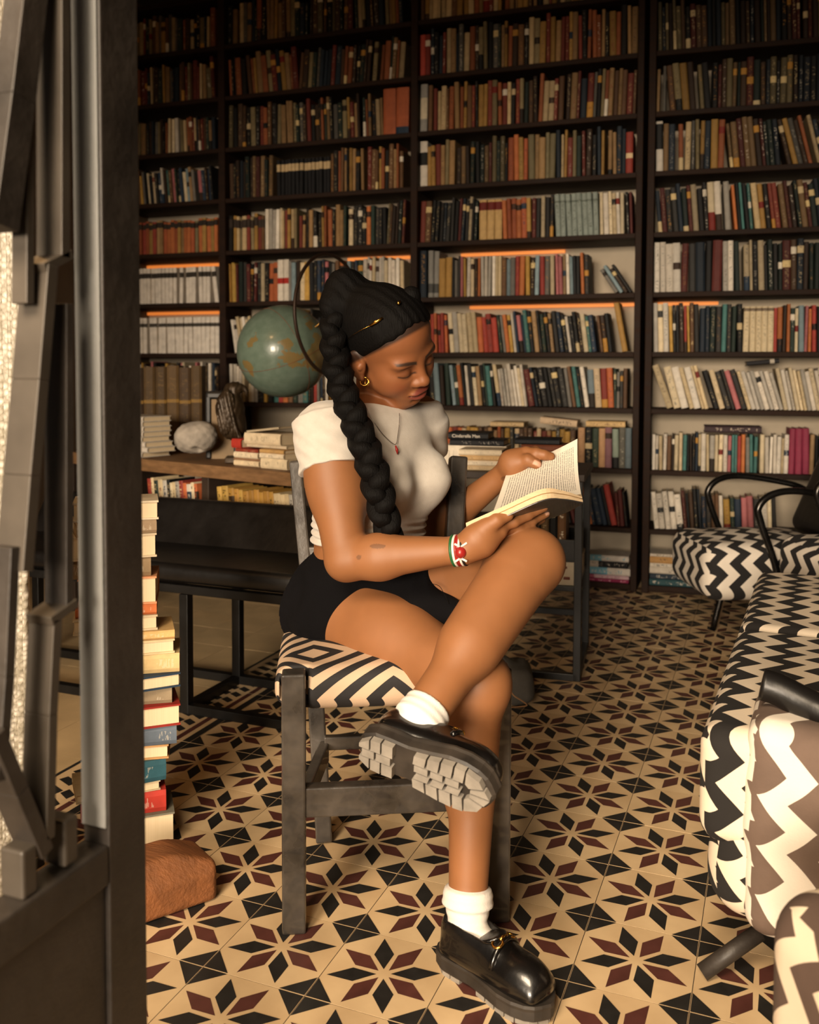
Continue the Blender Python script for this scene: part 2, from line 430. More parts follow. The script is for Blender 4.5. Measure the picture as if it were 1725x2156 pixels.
# ------------------------------------------------------------------ bookcases
m_shelf = mat('dark_stained_wood', '26160C', .65, var=.35, scale=5, stretch=(1, 8, 8), bump=.15, bscale=30); m_shelf.node_tree.nodes['Principled BSDF'].inputs['Specular IOR Level'].default_value = .2
LV = [.035, .302, .582, .870, 1.136, 1.414, 1.691, 1.971, 2.243, 2.519, 2.792, 3.06]
W4 = W0+EV*.128; T4 = TH+.055
E4 = np.array([math.cos(T4), math.sin(T4), 0]); N4 = np.array([-math.sin(T4), math.cos(T4), 0])
BAY = {1: (W0, EV, NV, -2.95, -2.14), 2: (W0, EV, NV, -2.10, -1.036), 3: (W0, EV, NV, -1.0, .076), 4: (W4, E4, N4, .032, 1.5)}
SD = .275
bc1 = thing('bookcase', 'tall dark wooden bookcase filling the wall behind the seated woman', 'bookcase', W0+EV*-1.4)
bc2 = thing('bookcase', 'tall dark wooden bookcase at the right behind the zigzag armchairs', 'bookcase', W4+E4*.7)
def on(B, s, dep, z): return B[0]+B[1]*s+B[2]*dep+np.array([0, 0, z])
def wood(name, B, s0, s1, d0, d1_, z0, z1, par):
    c = on(B, (s0+s1)/2, (d0+d1_)/2, (z0+z1)/2)
    return bm_obj(name, box_bm((s1-s0, d1_-d0, z1-z0), frame(B[1], B[2], (0, 0, 1), c), .002, 1), m_shelf, par)
for s0, s1 in ((-2.99, -2.95), (-2.14, -2.10), (-1.036, -1.0), (.076, .106)): wood('upright', BAY[1], s0, s1, 0, SD, 0.0, 3.15, bc1)
for s0, s1 in ((0.0, .032), (1.5, 1.54)): wood('upright', BAY[4], s0, s1, -.004, SD, 0.0, 3.15, bc2)
for b, B in BAY.items():
    for k, z in enumerate(LV):
        wood('shelf', B, B[3], B[4], .004, SD-.002, z-.024, z, bc2 if b == 4 else bc1)
    wood('plinth', B, B[3], B[4], .02, .04, 0.0, LV[0]-.025, bc2 if b == 4 else bc1)
# warm light strips under some of the boards
m_led = NT('warm_led'); m_led.set(**{'Base Color': lin('FFB060'), 'Emission Color': (1, .24, .035, 1), 'Emission Strength': .6}); m_led = m_led.m
for (b, lv, s0, s1, lab) in ((3, 6, -.85, -.30, 'warm light strip under the shelf above the leaning paperbacks right of her head'), (3, 5, -.80, .07, 'warm light strip under the shelf just right of her hair'),
                             (4, 5, .05, .75, 'warm light strip under a shelf of the right bookcase'), (1, 6, -2.9, -2.15, 'warm light strip above the upper row of white books'), (1, 5, -2.9, -2.15, 'warm light strip above the lower row of white books'), (2, 6, -1.5, -1.04, 'warm light strip under the shelf above the woman')):
    B = BAY[b]; c = on(B, (s0+s1)/2, SD+.012, LV[lv]-.036)
    tag(bm_obj('light_strip', box_bm((s1-s0, .010, .016), frame(B[1], B[2], (0, 0, 1), c)), m_led), lab, 'light strip', 'warm light strips under the shelves')

# ------------------------------------------------------------------ books
q = NT('book_cover'); att = {}
for nme in ('Col', 'Col2', 'Bp', 'Uv'):
    nd = q.n('ShaderNodeAttribute'); nd.attribute_name = nme; att[nme] = nd
sep = q.n('ShaderNodeSeparateXYZ'); q.l(att['Uv'].outputs['Vector'], sep.inputs[0]); u_, v_, ts = sep.outputs
sp2 = q.n('ShaderNodeSeparateXYZ'); q.l(att['Bp'].outputs['Vector'], sp2.inputs[0])
inb = q.math('MULTIPLY', q.math('GREATER_THAN', v_, sp2.outputs[0]), q.math('LESS_THAN', v_, sp2.outputs[1]))
inb = q.math('MULTIPLY', inb, q.math('LESS_THAN', q.math('ABSOLUTE', q.math('SUBTRACT', u_, .5)), .62))
cmb = q.n('ShaderNodeCombineXYZ'); q.l(q.math('MULTIPLY', u_, 2.4), cmb.inputs[0]); q.l(q.math('MULTIPLY', v_, 34), cmb.inputs[1]); q.l(q.math('MULTIPLY', sp2.outputs[2], 91), cmb.inputs[2])
tx = q.math('GREATER_THAN', q.noise(1.0, cmb.outputs[0], 2), .56)
cm2 = q.n('ShaderNodeCombineXYZ'); q.l(q.math('MULTIPLY', v_, 5), cm2.inputs[1]); q.l(q.math('MULTIPLY', sp2.outputs[2], 57), cm2.inputs[2])
blk = q.math('GREATER_THAN', q.noise(1.0, cm2.outputs[0], 0), .46)
win = q.math('LESS_THAN', q.math('ABSOLUTE', q.math('SUBTRACT', u_, .5)), .24)
win = q.math('MULTIPLY', win, q.math('LESS_THAN', q.math('ABSOLUTE', q.math('SUBTRACT', v_, .5)), .43))
txm = q.math('MULTIPLY', q.math('MULTIPLY', tx, blk), q.math('MULTIPLY', win, ts))
base = q.mix(inb, att['Col'].outputs['Color'], att['Col2'].outputs['Color'])
inv = q.mix(inb, att['Col2'].outputs['Color'], att['Col'].outputs['Color'])
base = q.mix(txm, base, inv)
wear = q.math('MULTIPLY_ADD', q.noise(30, q.coord(), 4), .7, .62)
mv = q.n('ShaderNodeVectorMath', operation='SCALE'); q.l(base, mv.inputs[0]); q.l(wear, mv.inputs['Scale'])
q.set(**{'Base Color': mv.outputs[0], 'Roughness': .6, 'Specular IOR Level': .22}); m_book = q.m
q = NT('book_pages'); vec = q.coord(); mp = q.n('ShaderNodeMapping'); mp.inputs['Scale'].default_value = (900, 4, 4); q.l(vec, mp.inputs[0])
q.set(**{'Base Color': q.mix(q.noise(1, mp.outputs[0], 2), lin('CBB48D'), lin('DFCDAE')), 'Roughness': .8}); m_page = q.m

PAL = {
 'old': [('brown', '5A3E28'), ('tan', '8A6A42'), ('dark brown', '35261B'), ('dark green', '23302A'), ('black', '191818'), ('dull red', '6E2B22'), ('ochre', '97712F'), ('khaki', '7D6F4C'), ('cream', 'B49C72'), ('grey', '57544E'), ('navy', '1F2A35'), ('rust', '8A4A26')],
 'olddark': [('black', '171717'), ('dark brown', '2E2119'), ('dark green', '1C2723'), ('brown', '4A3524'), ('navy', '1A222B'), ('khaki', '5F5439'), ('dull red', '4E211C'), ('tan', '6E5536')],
 'tan': [('tan', '9A7648'), ('ochre', 'A37A34'), ('cream', 'C7AC7C'), ('brown', '6B4A2C'), ('khaki', '8A7A55'), ('rust', '9A5228'), ('dull red', '7D3326'), ('black', '201C19')],
 'tanred': [('tan', '9C7A4C'), ('rust', 'A8522A'), ('orange', 'B8642E'), ('khaki', '7E7352'), ('dull red', '94382A'), ('ochre', 'A8803A')],
 'mix': [('cream', 'CDB892'), ('white', 'D9CFBF'), ('black', '1A1A1A'), ('red', 'A8342B'), ('dark green', '26372F'), ('teal', '3E7672'), ('orange', 'C06A2C'), ('grey', '77736C'), ('dark blue', '243447'), ('brown', '6A4A30'), ('yellow', 'BE9236'), ('dark grey', '33312F'), ('pink', 'B46468'), ('pale blue', '7E97A0'), ('black', '202022'), ('cream', 'DCCBA6'), ('dark brown', '33241A'), ('black', '161616'), ('dark grey', '2A2826'), ('tan', '9A7A52')],
 'dark': [('black', '151515'), ('dark blue', '1B2733'), ('dark green', '1E2B27'), ('dark grey', '2E2D2B'), ('black', '1E1C1B'), ('cream', 'A99878'), ('dull red', '5C2420')],
 'pale': [('cream', 'D8C6A2'), ('white', 'E0D8CA'), ('cream', 'CFB98F'), ('pale grey', 'B5AFA4'), ('white', 'D6CCBC')],
 'white': [('white', 'E4DCD0')], 'blacklab': [('black', '18181A')], 'greyser': [('grey green', '8A948C')], 'creamred': [('cream', 'C9A66E')], 'wall': [('white', 'DED5C6')],
 'yellow': [('yellow', 'B98A30'), ('ochre', 'A87A2A'), ('yellow', 'C29A3E')], 'leather': [('brown leather', '4A3620'), ('brown leather', '57401F'), ('brown leather', '3D2C1C')],
 'ochre': [('ochre', 'B08438')], 'grey': [('grey', '8C8B86')], 'redor': [('red', 'AE3A2C'), ('orange', 'C0602C'), ('dull red', '8C3026')], 'green': [('green', '3F8058')], 'magenta': [('magenta', '8E2446')],
 'pastel': [('grey', '6C6A60'), ('pale green', '93A596'), ('dark green', '3A4A3C'), ('black', '1C1C1C'), ('cream', 'CDB491'), ('peach', 'C99A6C'), ('mauve', '9C6A74'), ('pale blue', '71848E')],
 'short': [('orange', 'B65A24'), ('brown', '5A4230'), ('tan', 'A07A50'), ('dark grey', '3C3A36'), ('ochre', 'B58A34'), ('black', '222'*2), ('cream', 'C9AE86'), ('dull red', '7C3428')],
}
def book_geo(w, h, d, bd=.0025):
    "cover shell (spine at y=0, thickness along x, height along z) and page block; returns verts, faces, u per vertex, page flags"
    r = min(.004, w*.3)
    out = [(0, d), (0, r), (w*.22, 0), (w*.78, 0), (w, r), (w, d)]; t = min(bd, w*.12)
    inn = [(t, d), (t, r+t), (w*.25, t+.001), (w*.75, t+.001), (w-t, r+t), (w-t, d)]
    V = []; Fc = []
    for z in (0, h):
        for ring in (out, inn): V += [(x, y, z) for x, y in ring]
    for k in range(5):
        Fc += [(k, k+1, 12+k+1, 12+k), (12+k, 12+k+1, 18+k+1, 18+k), (6+k, 18+k, 18+k+1, 7+k), (k+1, k, 6+k, 7+k)]
    Fc += [(0, 12, 18, 6), (5, 11, 23, 17)]
    n = len(V); m_ = .003
    V += [(x, y, z) for z in (m_, h-m_) for x, y in ((t, t+.002), (w-t, t+.002), (w-t, d-.004), (t, d-.004))]
    Fp = [(n, n+3, n+2, n+1), (n+4, n+5, n+6, n+7), (n, n+1, n+5, n+4), (n+1, n+2, n+6, n+5), (n+2, n+3, n+7, n+6), (n+3, n, n+4, n+7)]
    uu = [x/w if y < r+1e-6 else (-2 if x < w/2 else 3) for x, y, z in V]
    return np.array(V), Fc+Fp, [0]*len(Fc)+[1]*len(Fp), np.array(uu)
class Book: pass
BOOKS = []
def make_book(M, w, h, d, col, col2, bp, txt=1.0, bd=.0025):
    V, Fc, Mi, uu = book_geo(w, h, d, bd)
    b = Book(); b.V = V@M[:3, :3].T+M[:3, 3]; b.F = Fc; b.Mi = Mi; b.uv = np.stack([uu, V[:, 2]/h, np.full(len(V), txt)], -1); b.c = col; b.c2 = col2; b.bp = bp; b.w = w; b.h = h; b.M = M
    return b
def books_mesh(name, L):
    V = []; Fc = []; Mi = []; A = {k: [] for k in ('Col', 'Col2', 'Bp', 'Uv')}; n = 0
    for b in L:
        V.append(b.V); Fc += [tuple(i+n for i in f) for f in b.F]; Mi += b.Mi; m_ = len(b.V); n += m_
        for k, v in (('Col', b.c[:3]), ('Col2', b.c2[:3]), ('Bp', b.bp)): A[k].append(np.tile(np.array(v, float), (m_, 1)))
        A['Uv'].append(b.uv)
    V = np.concatenate(V); me = bpy.data.meshes.new(name); me.from_pydata(V.tolist(), [], Fc); me.materials.append(m_book); me.materials.append(m_page)
    me.polygons.foreach_set('material_index', Mi)
    for k, a in A.items():
        at_ = me.attributes.new(k, 'FLOAT_VECTOR', 'POINT'); at_.data.foreach_set('vector', np.concatenate(a).astype(np.float32).ravel())
    me.update(); return me
def put_book(b, label, group=None, name='book'):
    o = bpy.data.objects.new(name, None); base = b.M[:3, 3].copy(); b2 = Book(); b2.__dict__.update(b.__dict__); b2.V = b.V-base
    bpy.data.objects.remove(o); o = bpy.data.objects.new(name, books_mesh(name, [b2])); o.location = base; COL.objects.link(o)
    return tag(o, label, 'book', group)
def rnd_style(pal):
    nm, hx = random.choice(PAL[pal]); c = np.array(lin(hx)[:3])*random.uniform(.7, 1.2); g_ = c.mean()*np.array([1.12, 1.0, .82]); c = c*.86+g_*.14
    lum = c.mean()
    c2 = np.array(lin(random.choice(['D8C08A', 'C9B48A', 'E0D6C2', 'B8863C'] if lum < .12 else ['2A221C', '3A2A20', '7A2A22', '1C1C1C', '28384A']))[:3])
    r = random.random()
    bp = (2, 2) if r < .72 else ((.72, .86) if r < .86 else ((.0, random.uniform(.12, .4)) if r < .93 else (.46, .6)))
    return nm, c, c2, bp+(random.random(),)
def solve_s(B, px, z, dep=.03):
    P = on(B, 0, dep, z)-CAM; e = B[1]; k = (px-CX)/FPX
    return float((k*(P@FW)-(P@RT))/((e@RT)-k*(e@FW)))
def bookmat(B, s, z, lean, dep=.03, push=0.0):
    c, n = math.cos(lean), math.sin(lean); M = np.eye(4)
    M[:3, 0] = B[1]*c+np.array([0, 0, n]); M[:3, 1] = B[2]; M[:3, 2] = -B[1]*n+np.array([0, 0, c]); M[:3, 3] = on(B, s, dep+push, z+.0008); return M
def row(bay, lv, segs, dep=.03):
    B = BAY[bay]; z = LV[lv]; cur = None; plean = 0; lp = 0.0; hp = .2
    for (x0, x1, pal, lean, hh, ww, *op) in segs:
        s0 = solve_s(B, x0, z+.1, dep); s1 = solve_s(B, x1, z+.1, dep); s0 = max(s0, B[3]+.002); s1 = min(s1, B[4]-.002); la = math.radians(lean)
        if la > plean: s0 = max(s0, s0+.0)
        cur = s0 if cur is None else max(cur, s0); opt = op[0] if op else {}
        n = 0
        while cur < s1-.006:
            w_ = random.uniform(*ww)*(1 if 'keep' in (op[0] if op else {}) else .84); h_ = min(random.uniform(*hh), (LV[lv+1]-.03-z)/math.cos(la)-w_*abs(math.sin(la)))
            l2 = la+(random.uniform(-.012, .012) if lean else random.choice((0, 0, 0, .02, -.015)))
            cur += max(0.0, math.sin(l2)-math.sin(lp))*max(h_, hp)
            if cur > s1-.004 and n: break
            lp, hp = l2, h_
            nm, c, c2, bp = rnd_style(pal)
            if 'c2' in opt: c2 = np.array(lin(opt['c2'])[:3])
            if 'bp' in opt: bp = opt['bp']+(bp[2],)
            if 'keep' in opt: c = np.array(lin(PAL[pal][0][1])[:3]); h_ = hh[0]; w_ = ww[0]
            foot = w_/math.cos(l2)
            if cur+foot+max(0, h_*math.sin(-l2)) > B[4]-.001: break
            if l2 < -.001: piv = cur+foot-w_*math.cos(l2)
            M = bookmat(B, cur if l2 >= 0 else cur, z+(w_*math.sin(-l2) if l2 < 0 else 0), l2, dep, random.uniform(0, .014))
            b = make_book(M, w_, h_, min(.15, h_*.7), c, c2, bp, opt.get('txt', random.choice((.55, .35, .2, 0, 0))))
            b.nm = nm; b.bay = bay; b.lv = lv; b.s = cur; b.lean = l2; BOOKS.append(b)
            cur += foot+random.uniform(.0004, .0016); n += 1
            if random.random() < opt.get('gap', .03): cur += random.uniform(.005, .02)
        plean = la
H, Wd = (.17, .235), (.014, .036)
OLD = dict(gap=.06)
row(1, 10, [(160, 447, 'old', 0, (.17, .22), Wd)]); row(1, 9, [(160, 430, 'old', 0, (.18, .22), Wd), (430, 447, 'olddark', 3, H, Wd)])
row(1, 8, [(160, 350, 'old', 0, (.17, .20), (.012, .024)), (350, 375, 'pale', 0, (.19, .2), (.018, .03)), (375, 452, 'old', 2, (.16, .2), (.012, .026))])
row(1, 7, [(160, 452, 'mix', 5, (.16, .2), (.014, .026))])
row(1, 6, [(160, 456, 'tanred', 0, (.175, .19), (.022, .03), dict(c2='332C26', bp=(.78, .94), txt=0))])
row(1, 5, [(160, 438, 'white', 0, (.2, .202), (.022, .034), dict(keep=1, c2='3A352F', bp=(.72, .86), txt=0, gap=.12)), (438, 456, 'white', 7, (.2, .2), (.024, .03), dict(keep=1, c2='3A352F', bp=(.72, .86), txt=0))])
row(1, 4, [(160, 458, 'white', 0, (.2, .202), (.026, .034), dict(keep=1, c2='4A453E', bp=(.74, .84), txt=0, gap=.12))])
row(1, 3, [(160, 456, 'mix', 0, (.19, .22), (.012, .022))]); row(1, 2, [(160, 456, 'mix', 0, H, Wd)])
row(2, 10, [(465, 640, 'old', 0, H, Wd, OLD), (640, 735, 'olddark', 0, H, Wd), (735, 850, 'old', 3, H, Wd)])
row(2, 9, [(468, 520, 'tan', 3, (.19, .22), Wd), (520, 620, 'old', 5, (.19, .23), Wd), (620, 850, 'old', -4, (.18, .225), Wd, OLD)])
row(2, 8, [(460, 512, 'olddark', 0, (.21, .24), (.02, .035)), (512, 600, 'tan', 0, (.2, .235), (.018, .034)), (600, 805, 'old', 2, (.18, .23), (.014, .03)), (805, 838, 'tanred', 0, (.235, .24), (.075, .08), dict(txt=0))])
row(2, 7, [(462, 575, 'olddark', 0, (.19, .23), (.016, .03)), (580, 690, 'blacklab', 0, (.19, .19), (.020, .020), dict(keep=1, c2='C7AE84', bp=(.68, .88), txt=0, gap=0)), (690, 850, 'tan', 0, (.19, .23), (.014, .03))])
row(2, 6, [(475, 558, 'tan', 0, (.18, .2), (.02, .03), dict(c2='3A3029', bp=(.66, .9), txt=0)), (558, 590, 'pale', 0, (.21, .22), (.018, .024)), (590, 720, 'tan', 0, (.17, .22), (.014, .03)), (720, 810, 'mix', 0, (.19, .21), (.012, .03)), (810, 852, 'olddark', -3, (.18, .23), (.012, .022))])
row(2, 5, [(478, 495, 'yellow', 0, (.2, .22), (.012, .02)), (495, 560, 'dark', 0, (.2, .22), (.016, .03)), (560, 582, 'redor', 0, (.2, .21), (.02, .03)), (582, 600, 'wall', 0, (.22, .222), (.036, .038), dict(c2='A82B22', bp=(.42, .56), txt=0)), (600, 680, 'mix', 0, (.2, .215), (.016, .034)), (680, 760, 'mix', 0, (.19, .21), (.014, .03)), (760, 852, 'pale', 0, (.19, .22), (.012, .026), dict(gap=.1))])
row(2, 4, [(482, 540, 'pale', 9, (.18, .21), (.014, .022)), (540, 850, 'mix', 3, H, Wd)]); row(2, 3, [(482, 540, 'pale', 0, (.18, .22), (.014, .028)), (540, 850, 'mix', 0, (.17, .2), Wd)])
row(3, 10, [(876, 1330, 'tan', 0, H, Wd, OLD)])
row(3, 9, [(880, 900, 'redor', 0, (.2, .21), (.03, .036)), (900, 1090, 'old', 0, (.19, .24), (.016, .034)), (1090, 1335, 'tan', 0, (.2, .24), (.016, .036))])
row(3, 8, [(874, 892, 'grey', 0, (.24, .24), (.042, .042), dict(c2='D8CBB0', bp=(.28, .72), txt=0)), (900, 1100, 'tan', 0, (.2, .235), (.016, .03)), (1100, 1130, 'olddark', 0, (.2, .23), (.02, .03)), (1130, 1335, 'old', -2, (.19, .235), (.014, .036))])
row(3, 7, [(874, 893, 'wall', 0, (.23, .23), (.044, .044), dict(c2='20201F', bp=(.48, .76), txt=0)), (893, 960, 'tan', 0, (.2, .23), (.02, .034)), (960, 1065, 'olddark', 0, (.18, .23), (.016, .03)), (1065, 1160, 'tanred', 0, (.2, .225), (.02, .036)), (1160, 1315, 'old', 0, (.19, .235), (.014, .03)), (1318, 1333, 'redor', 0, (.19, .2), (.036, .038), dict(c2='E0C49A', bp=(.38, .5), txt=0))])
row(3, 6, [(880, 898, 'tan', -2, (.2, .21), (.03, .036)), (898, 1002, 'dark', -3, (.19, .22), (.012, .026)), (1005, 1056, 'creamred', 0, (.2, .2), (.036, .036), dict(keep=1, c2='6E2620', bp=(.74, .94), txt=0, gap=0)), (1056, 1120, 'tanred', 2, (.19, .21), (.022, .032)), (1120, 1165, 'dark', 0, (.19, .21), (.016, .028)), (1165, 1264, 'greyser', 3, (.205, .205), (.0235, .0235), dict(keep=1, c2='60685F', bp=(.8, .84), txt=1, gap=0)), (1264, 1318, 'pale', 2, (.18, .21), (.014, .03)), (1318, 1334, 'dark', 3, (.18, .21), (.012, .02))])
row(3, 5, [(882, 898, 'dark', 0, (.235, .24), (.04, .042)), (901, 916, 'grey', 0, (.23, .24), (.03, .034), dict(c2='4A4A48', bp=(.1, .3))), (918, 948, 'ochre', 0, (.195, .2), (.034, .04), dict(txt=0)), (948, 1010, 'mix', 0, (.18, .21), (.012, .024)), (1010, 1052, 'pale', 0, (.195, .2), (.014, .02), dict(c2='A8BCA8', bp=(2, 2))), (1052, 1170, 'mix', 0, (.18, .2), (.02, .03)), (1170, 1240, 'mix', 2, (.18, .2), (.014, .024)), (1252, 1334, 'mix', 33, (.13, .16), (.014, .024))])
row(3, 4, [(890, 945, 'redor', 2, (.18, .2), (.014, .024)), (945, 1000, 'pale', 5, (.19, .21), (.02, .03)), (1000, 1050, 'redor', 5, (.17, .2), (.022, .032)), (1050, 1180, 'mix', 7, (.18, .21), (.012, .026)), (1180, 1300, 'mix', 8, (.17, .2), (.014, .028)), (1305, 1320, 'ochre', 11, (.235, .24), (.03, .032), dict(txt=0))])
row(3, 3, [(900, 945, 'mix', 4, (.2, .215), (.02, .034)), (945, 1045, 'mix', 6, (.19, .215), (.014, .026)), (1045, 1110, 'pale', 8, (.18, .21), (.014, .024)), (1110, 1190, 'dark', 10, (.18, .2), (.018, .034)), (1190, 1240, 'mix', 9, (.18, .2), (.014, .026)), (1240, 1268, 'pastel', 4, (.18, .19), (.03, .036)), (1268, 1292, 'redor', 3, (.185, .19), (.03, .034)), (1292, 1316, 'mix', 0, (.17, .19), (.014, .022)), (1316, 1330, 'pale', 24, (.175, .18), (.022, .024))])
row(3, 2, [(918, 1213, 'short', 0, (.165, .185), (.018, .034), dict(txt=.6)), (1217, 1332, 'pastel', 0, (.185, .195), (.03, .04))])
row(3, 1, [(1100, 1215, 'dark', 14, (.17, .19), (.018, .032)), (1215, 1236, 'mix', 16, (.19, .2), (.026, .03)), (1236, 1300, 'mix', 12, (.17, .2), (.016, .034)), (1300, 1330, 'dark', 6, (.16, .18), (.014, .024))])
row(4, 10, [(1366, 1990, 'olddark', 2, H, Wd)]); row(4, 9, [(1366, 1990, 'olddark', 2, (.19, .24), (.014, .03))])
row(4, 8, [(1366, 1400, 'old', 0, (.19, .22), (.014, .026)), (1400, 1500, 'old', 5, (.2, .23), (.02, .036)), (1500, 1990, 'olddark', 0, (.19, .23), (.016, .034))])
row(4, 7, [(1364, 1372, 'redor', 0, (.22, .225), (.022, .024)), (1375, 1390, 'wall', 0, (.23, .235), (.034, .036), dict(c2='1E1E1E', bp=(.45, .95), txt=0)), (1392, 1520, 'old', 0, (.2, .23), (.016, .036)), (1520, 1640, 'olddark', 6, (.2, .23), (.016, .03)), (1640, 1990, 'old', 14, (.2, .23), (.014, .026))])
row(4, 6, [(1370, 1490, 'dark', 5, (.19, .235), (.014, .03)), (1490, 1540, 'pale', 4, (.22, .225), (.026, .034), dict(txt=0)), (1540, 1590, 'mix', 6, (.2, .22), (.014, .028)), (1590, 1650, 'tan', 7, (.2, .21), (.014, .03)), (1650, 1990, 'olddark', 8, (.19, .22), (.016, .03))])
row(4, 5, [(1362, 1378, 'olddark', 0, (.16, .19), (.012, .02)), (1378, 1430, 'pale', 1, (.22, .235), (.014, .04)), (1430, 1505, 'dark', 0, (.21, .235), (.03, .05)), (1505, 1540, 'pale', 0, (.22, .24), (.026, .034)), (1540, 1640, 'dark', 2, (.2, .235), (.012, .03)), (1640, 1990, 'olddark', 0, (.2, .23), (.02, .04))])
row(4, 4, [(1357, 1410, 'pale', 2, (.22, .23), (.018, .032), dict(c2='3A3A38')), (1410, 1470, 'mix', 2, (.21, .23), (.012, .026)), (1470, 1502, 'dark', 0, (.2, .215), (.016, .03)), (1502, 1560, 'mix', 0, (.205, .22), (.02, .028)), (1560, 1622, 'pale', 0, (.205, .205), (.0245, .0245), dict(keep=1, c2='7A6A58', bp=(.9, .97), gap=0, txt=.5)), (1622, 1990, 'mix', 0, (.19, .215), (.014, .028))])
row(4, 3, [(1362, 1400, 'pale', 20, (.21, .225), (.03, .036)), (1400, 1418, 'green', 18, (.195, .2), (.024, .026)), (1418, 1500, 'pale', 15, (.19, .21), (.014, .042)), (1500, 1568, 'mix', 17, (.18, .19), (.016, .032)), (1568, 1650, 'pale', 17, (.175, .185), (.014, .024)), (1650, 1990, 'pale', 12, (.17, .2), (.014, .024))])
row(4, 2, [(1364, 1372, 'redor', 0, (.17, .18), (.014, .018)), (1374, 1400, 'pale', 0, (.16, .17), (.014, .02)), (1400, 1470, 'mix', 0, (.16, .18), (.010, .022)), (1470, 1530, 'pale', 0, (.165, .175), (.014, .026)), (1530, 1600, 'mix', 0, (.16, .175), (.012, .022)), (1600, 1660, 'pale', 0, (.16, .18), (.012, .024)), (1660, 1700, 'magenta', 0, (.205, .21), (.026, .034), dict(txt=0)), (1700, 1990, 'mix', 0, (.16, .18), (.014, .022))], .02)
row(4, 1, [(1358, 1368, 'redor', 4, (.13, .14), (.014, .018)), (1368, 1440, 'wall', 7, (.165, .185), (.022, .034), dict(c2='2A2A2A')), (1440, 1480, 'olddark', 5, (.17, .2), (.012, .022)), (1480, 1520, 'mix', 2, (.16, .18), (.018, .026)), (1520, 1640, 'mix', 3, (.15, .18), (.02, .036))], .02)

def flat_book(B, s, z, w_, L, dep, c, c2, bp, d=.13, tilt=0.0, yaw=0.0, txt=1.0):
    e = B[1]*math.cos(yaw)+B[2]*math.sin(yaw); n = -B[1]*math.sin(yaw)+B[2]*math.cos(yaw); up = np.array([0, 0, 1.0])
    if tilt: e, up = e*math.cos(tilt)+up*math.sin(tilt), up*math.cos(tilt)-e*math.sin(tilt)
    M = np.eye(4); M[:3, 2] = e; M[:3, 1] = n; M[:3, 0] = up; M[:3, 3] = on(B, s, dep, z); M[:3, 0] = up
    # thickness grows upward, the spine faces the room
    M[:3, 0], M[:3, 3] = -up, M[:3, 3]+up*w_
    return make_book(M, w_, L, d, np.array(lin(c)[:3]), np.array(lin(c2)[:3]), bp+(random.random(),), txt)
FLAT = []
def stack(bay, lv, px, items, dep=.03, z=None, where=''):
    B = BAY[bay]; z = LV[lv]+.001 if z is None else z; s0 = solve_s(B, px, z+.05, dep)
    for k, (w_, L, c, c2, bp, nm, ds) in enumerate(items):
        FLAT.append((flat_book(B, s0+ds, z, w_, L, dep+random.uniform(0, .008), c, c2, bp), nm)); z += w_+.0006
stack(3, 0, 1231, [(.016, .20, '8E2650', 'D9A0B0', (2, 2), 'magenta book lying at the bottom of the low stack beside the black chair leg', .008), (.017, .205, 'C8A8B0', '9A4A60', (0, .2), 'pink and grey book second from bottom in the low flat stack', .004), (.034, .215, 'CFC8BE', '6FA3B8', (.0, .5), 'thick white book with pale blue spine end in the low stack', .0), (.030, .195, '1B1A1C', 'C8BEB0', (.08, .3), 'black book lying flat in the low stack on the bottom shelf', .006), (.028, .205, 'D2CBC2', '79AEC2', (.0, .38), 'white and sky blue book on top of the low stack', .002)], .0)
stack(4, 0, 1368, [(.030, .2, '2B4A50', 'C8BEB0', (2, 2), 'dark teal book lowest of the flat stack left of the armchair', .0), (.026, .2, '26323E', 'C8BEB0', (2, 2), 'navy book second lowest of the flat stack left of the armchair', .002), (.030, .2, 'C9BFB0', '3A3430', (2, 2), 'off white book in the middle of the flat stack by the armchair', .0), (.018, .2, 'D8CFC0', '3A3430', (2, 2), 'thin white book lying in the flat stack by the armchair', .001), (.030, .2, 'B48A54', '3A3430', (2, 2), 'tan book near the top of the flat stack by the armchair', .0), (.014, .205, 'D2C8B8', '6A5A48', (2, 2), 'pale thin book topping the flat stack beside the armchair', .001)], .0)
stack(3, 2, 1032, [(.022, .17, 'D6B98C', '8A6A48', (2, 2), 'cream paperback lying flat on the short row right of her shoulder', 0)], .03, LV[2]+.187)
B3 = BAY[3]; FLAT.append((flat_book(B3, solve_s(B3, 1138, .8), LV[2]+.208, .032, .18, .02, 'CDB394', '5A4A40', (2, 2), .12, -.09), 'cream paperback lying tilted on the short row above the open book'))
stack(3, 2, 1234, [(.026, .185, 'D3B27E', '8A6A48', (2, 2), 'cream book lying flat across the row of pastel spines', 0)], .02, LV[2]+.197)
stack(4, 2, 1484, [(.03, .25, '3A2C30', 'B8A898', (2, 2), 'long dark purple book lying flat across the right bookcase row', 0)], .02, LV[2]+.182)
B4 = BAY[4]
for sgn, nmx in ((1, 'black hardback tented open over leaning books, its left cover'),):
    s_ = solve_s(B4, 1572, .9+.2); M = np.eye(4); a_ = .10
    for k, (dx, an) in enumerate(((0, a_),)):
        e = B4[1]*math.cos(an)+np.array([0, 0, math.sin(an)]); up = -B4[1]*math.sin(an)+np.array([0, 0, math.cos(an)])
        M = np.eye(4); M[:3, 0] = -up; M[:3, 1] = B4[2]; M[:3, 2] = e; M[:3, 3] = on(B4, s_, .03, LV[3]+.222)
        FLAT.append((make_book(M, .02, .14, .12, np.array(lin('1D1C20')[:3]), np.array(lin('B8AFA0')[:3]), (.72, .86, .3), 0), 'black hardback tilted on top of the leaning pale books at right'))
for b, nm in FLAT: put_book(b, nm, 'books lying flat on the shelves')

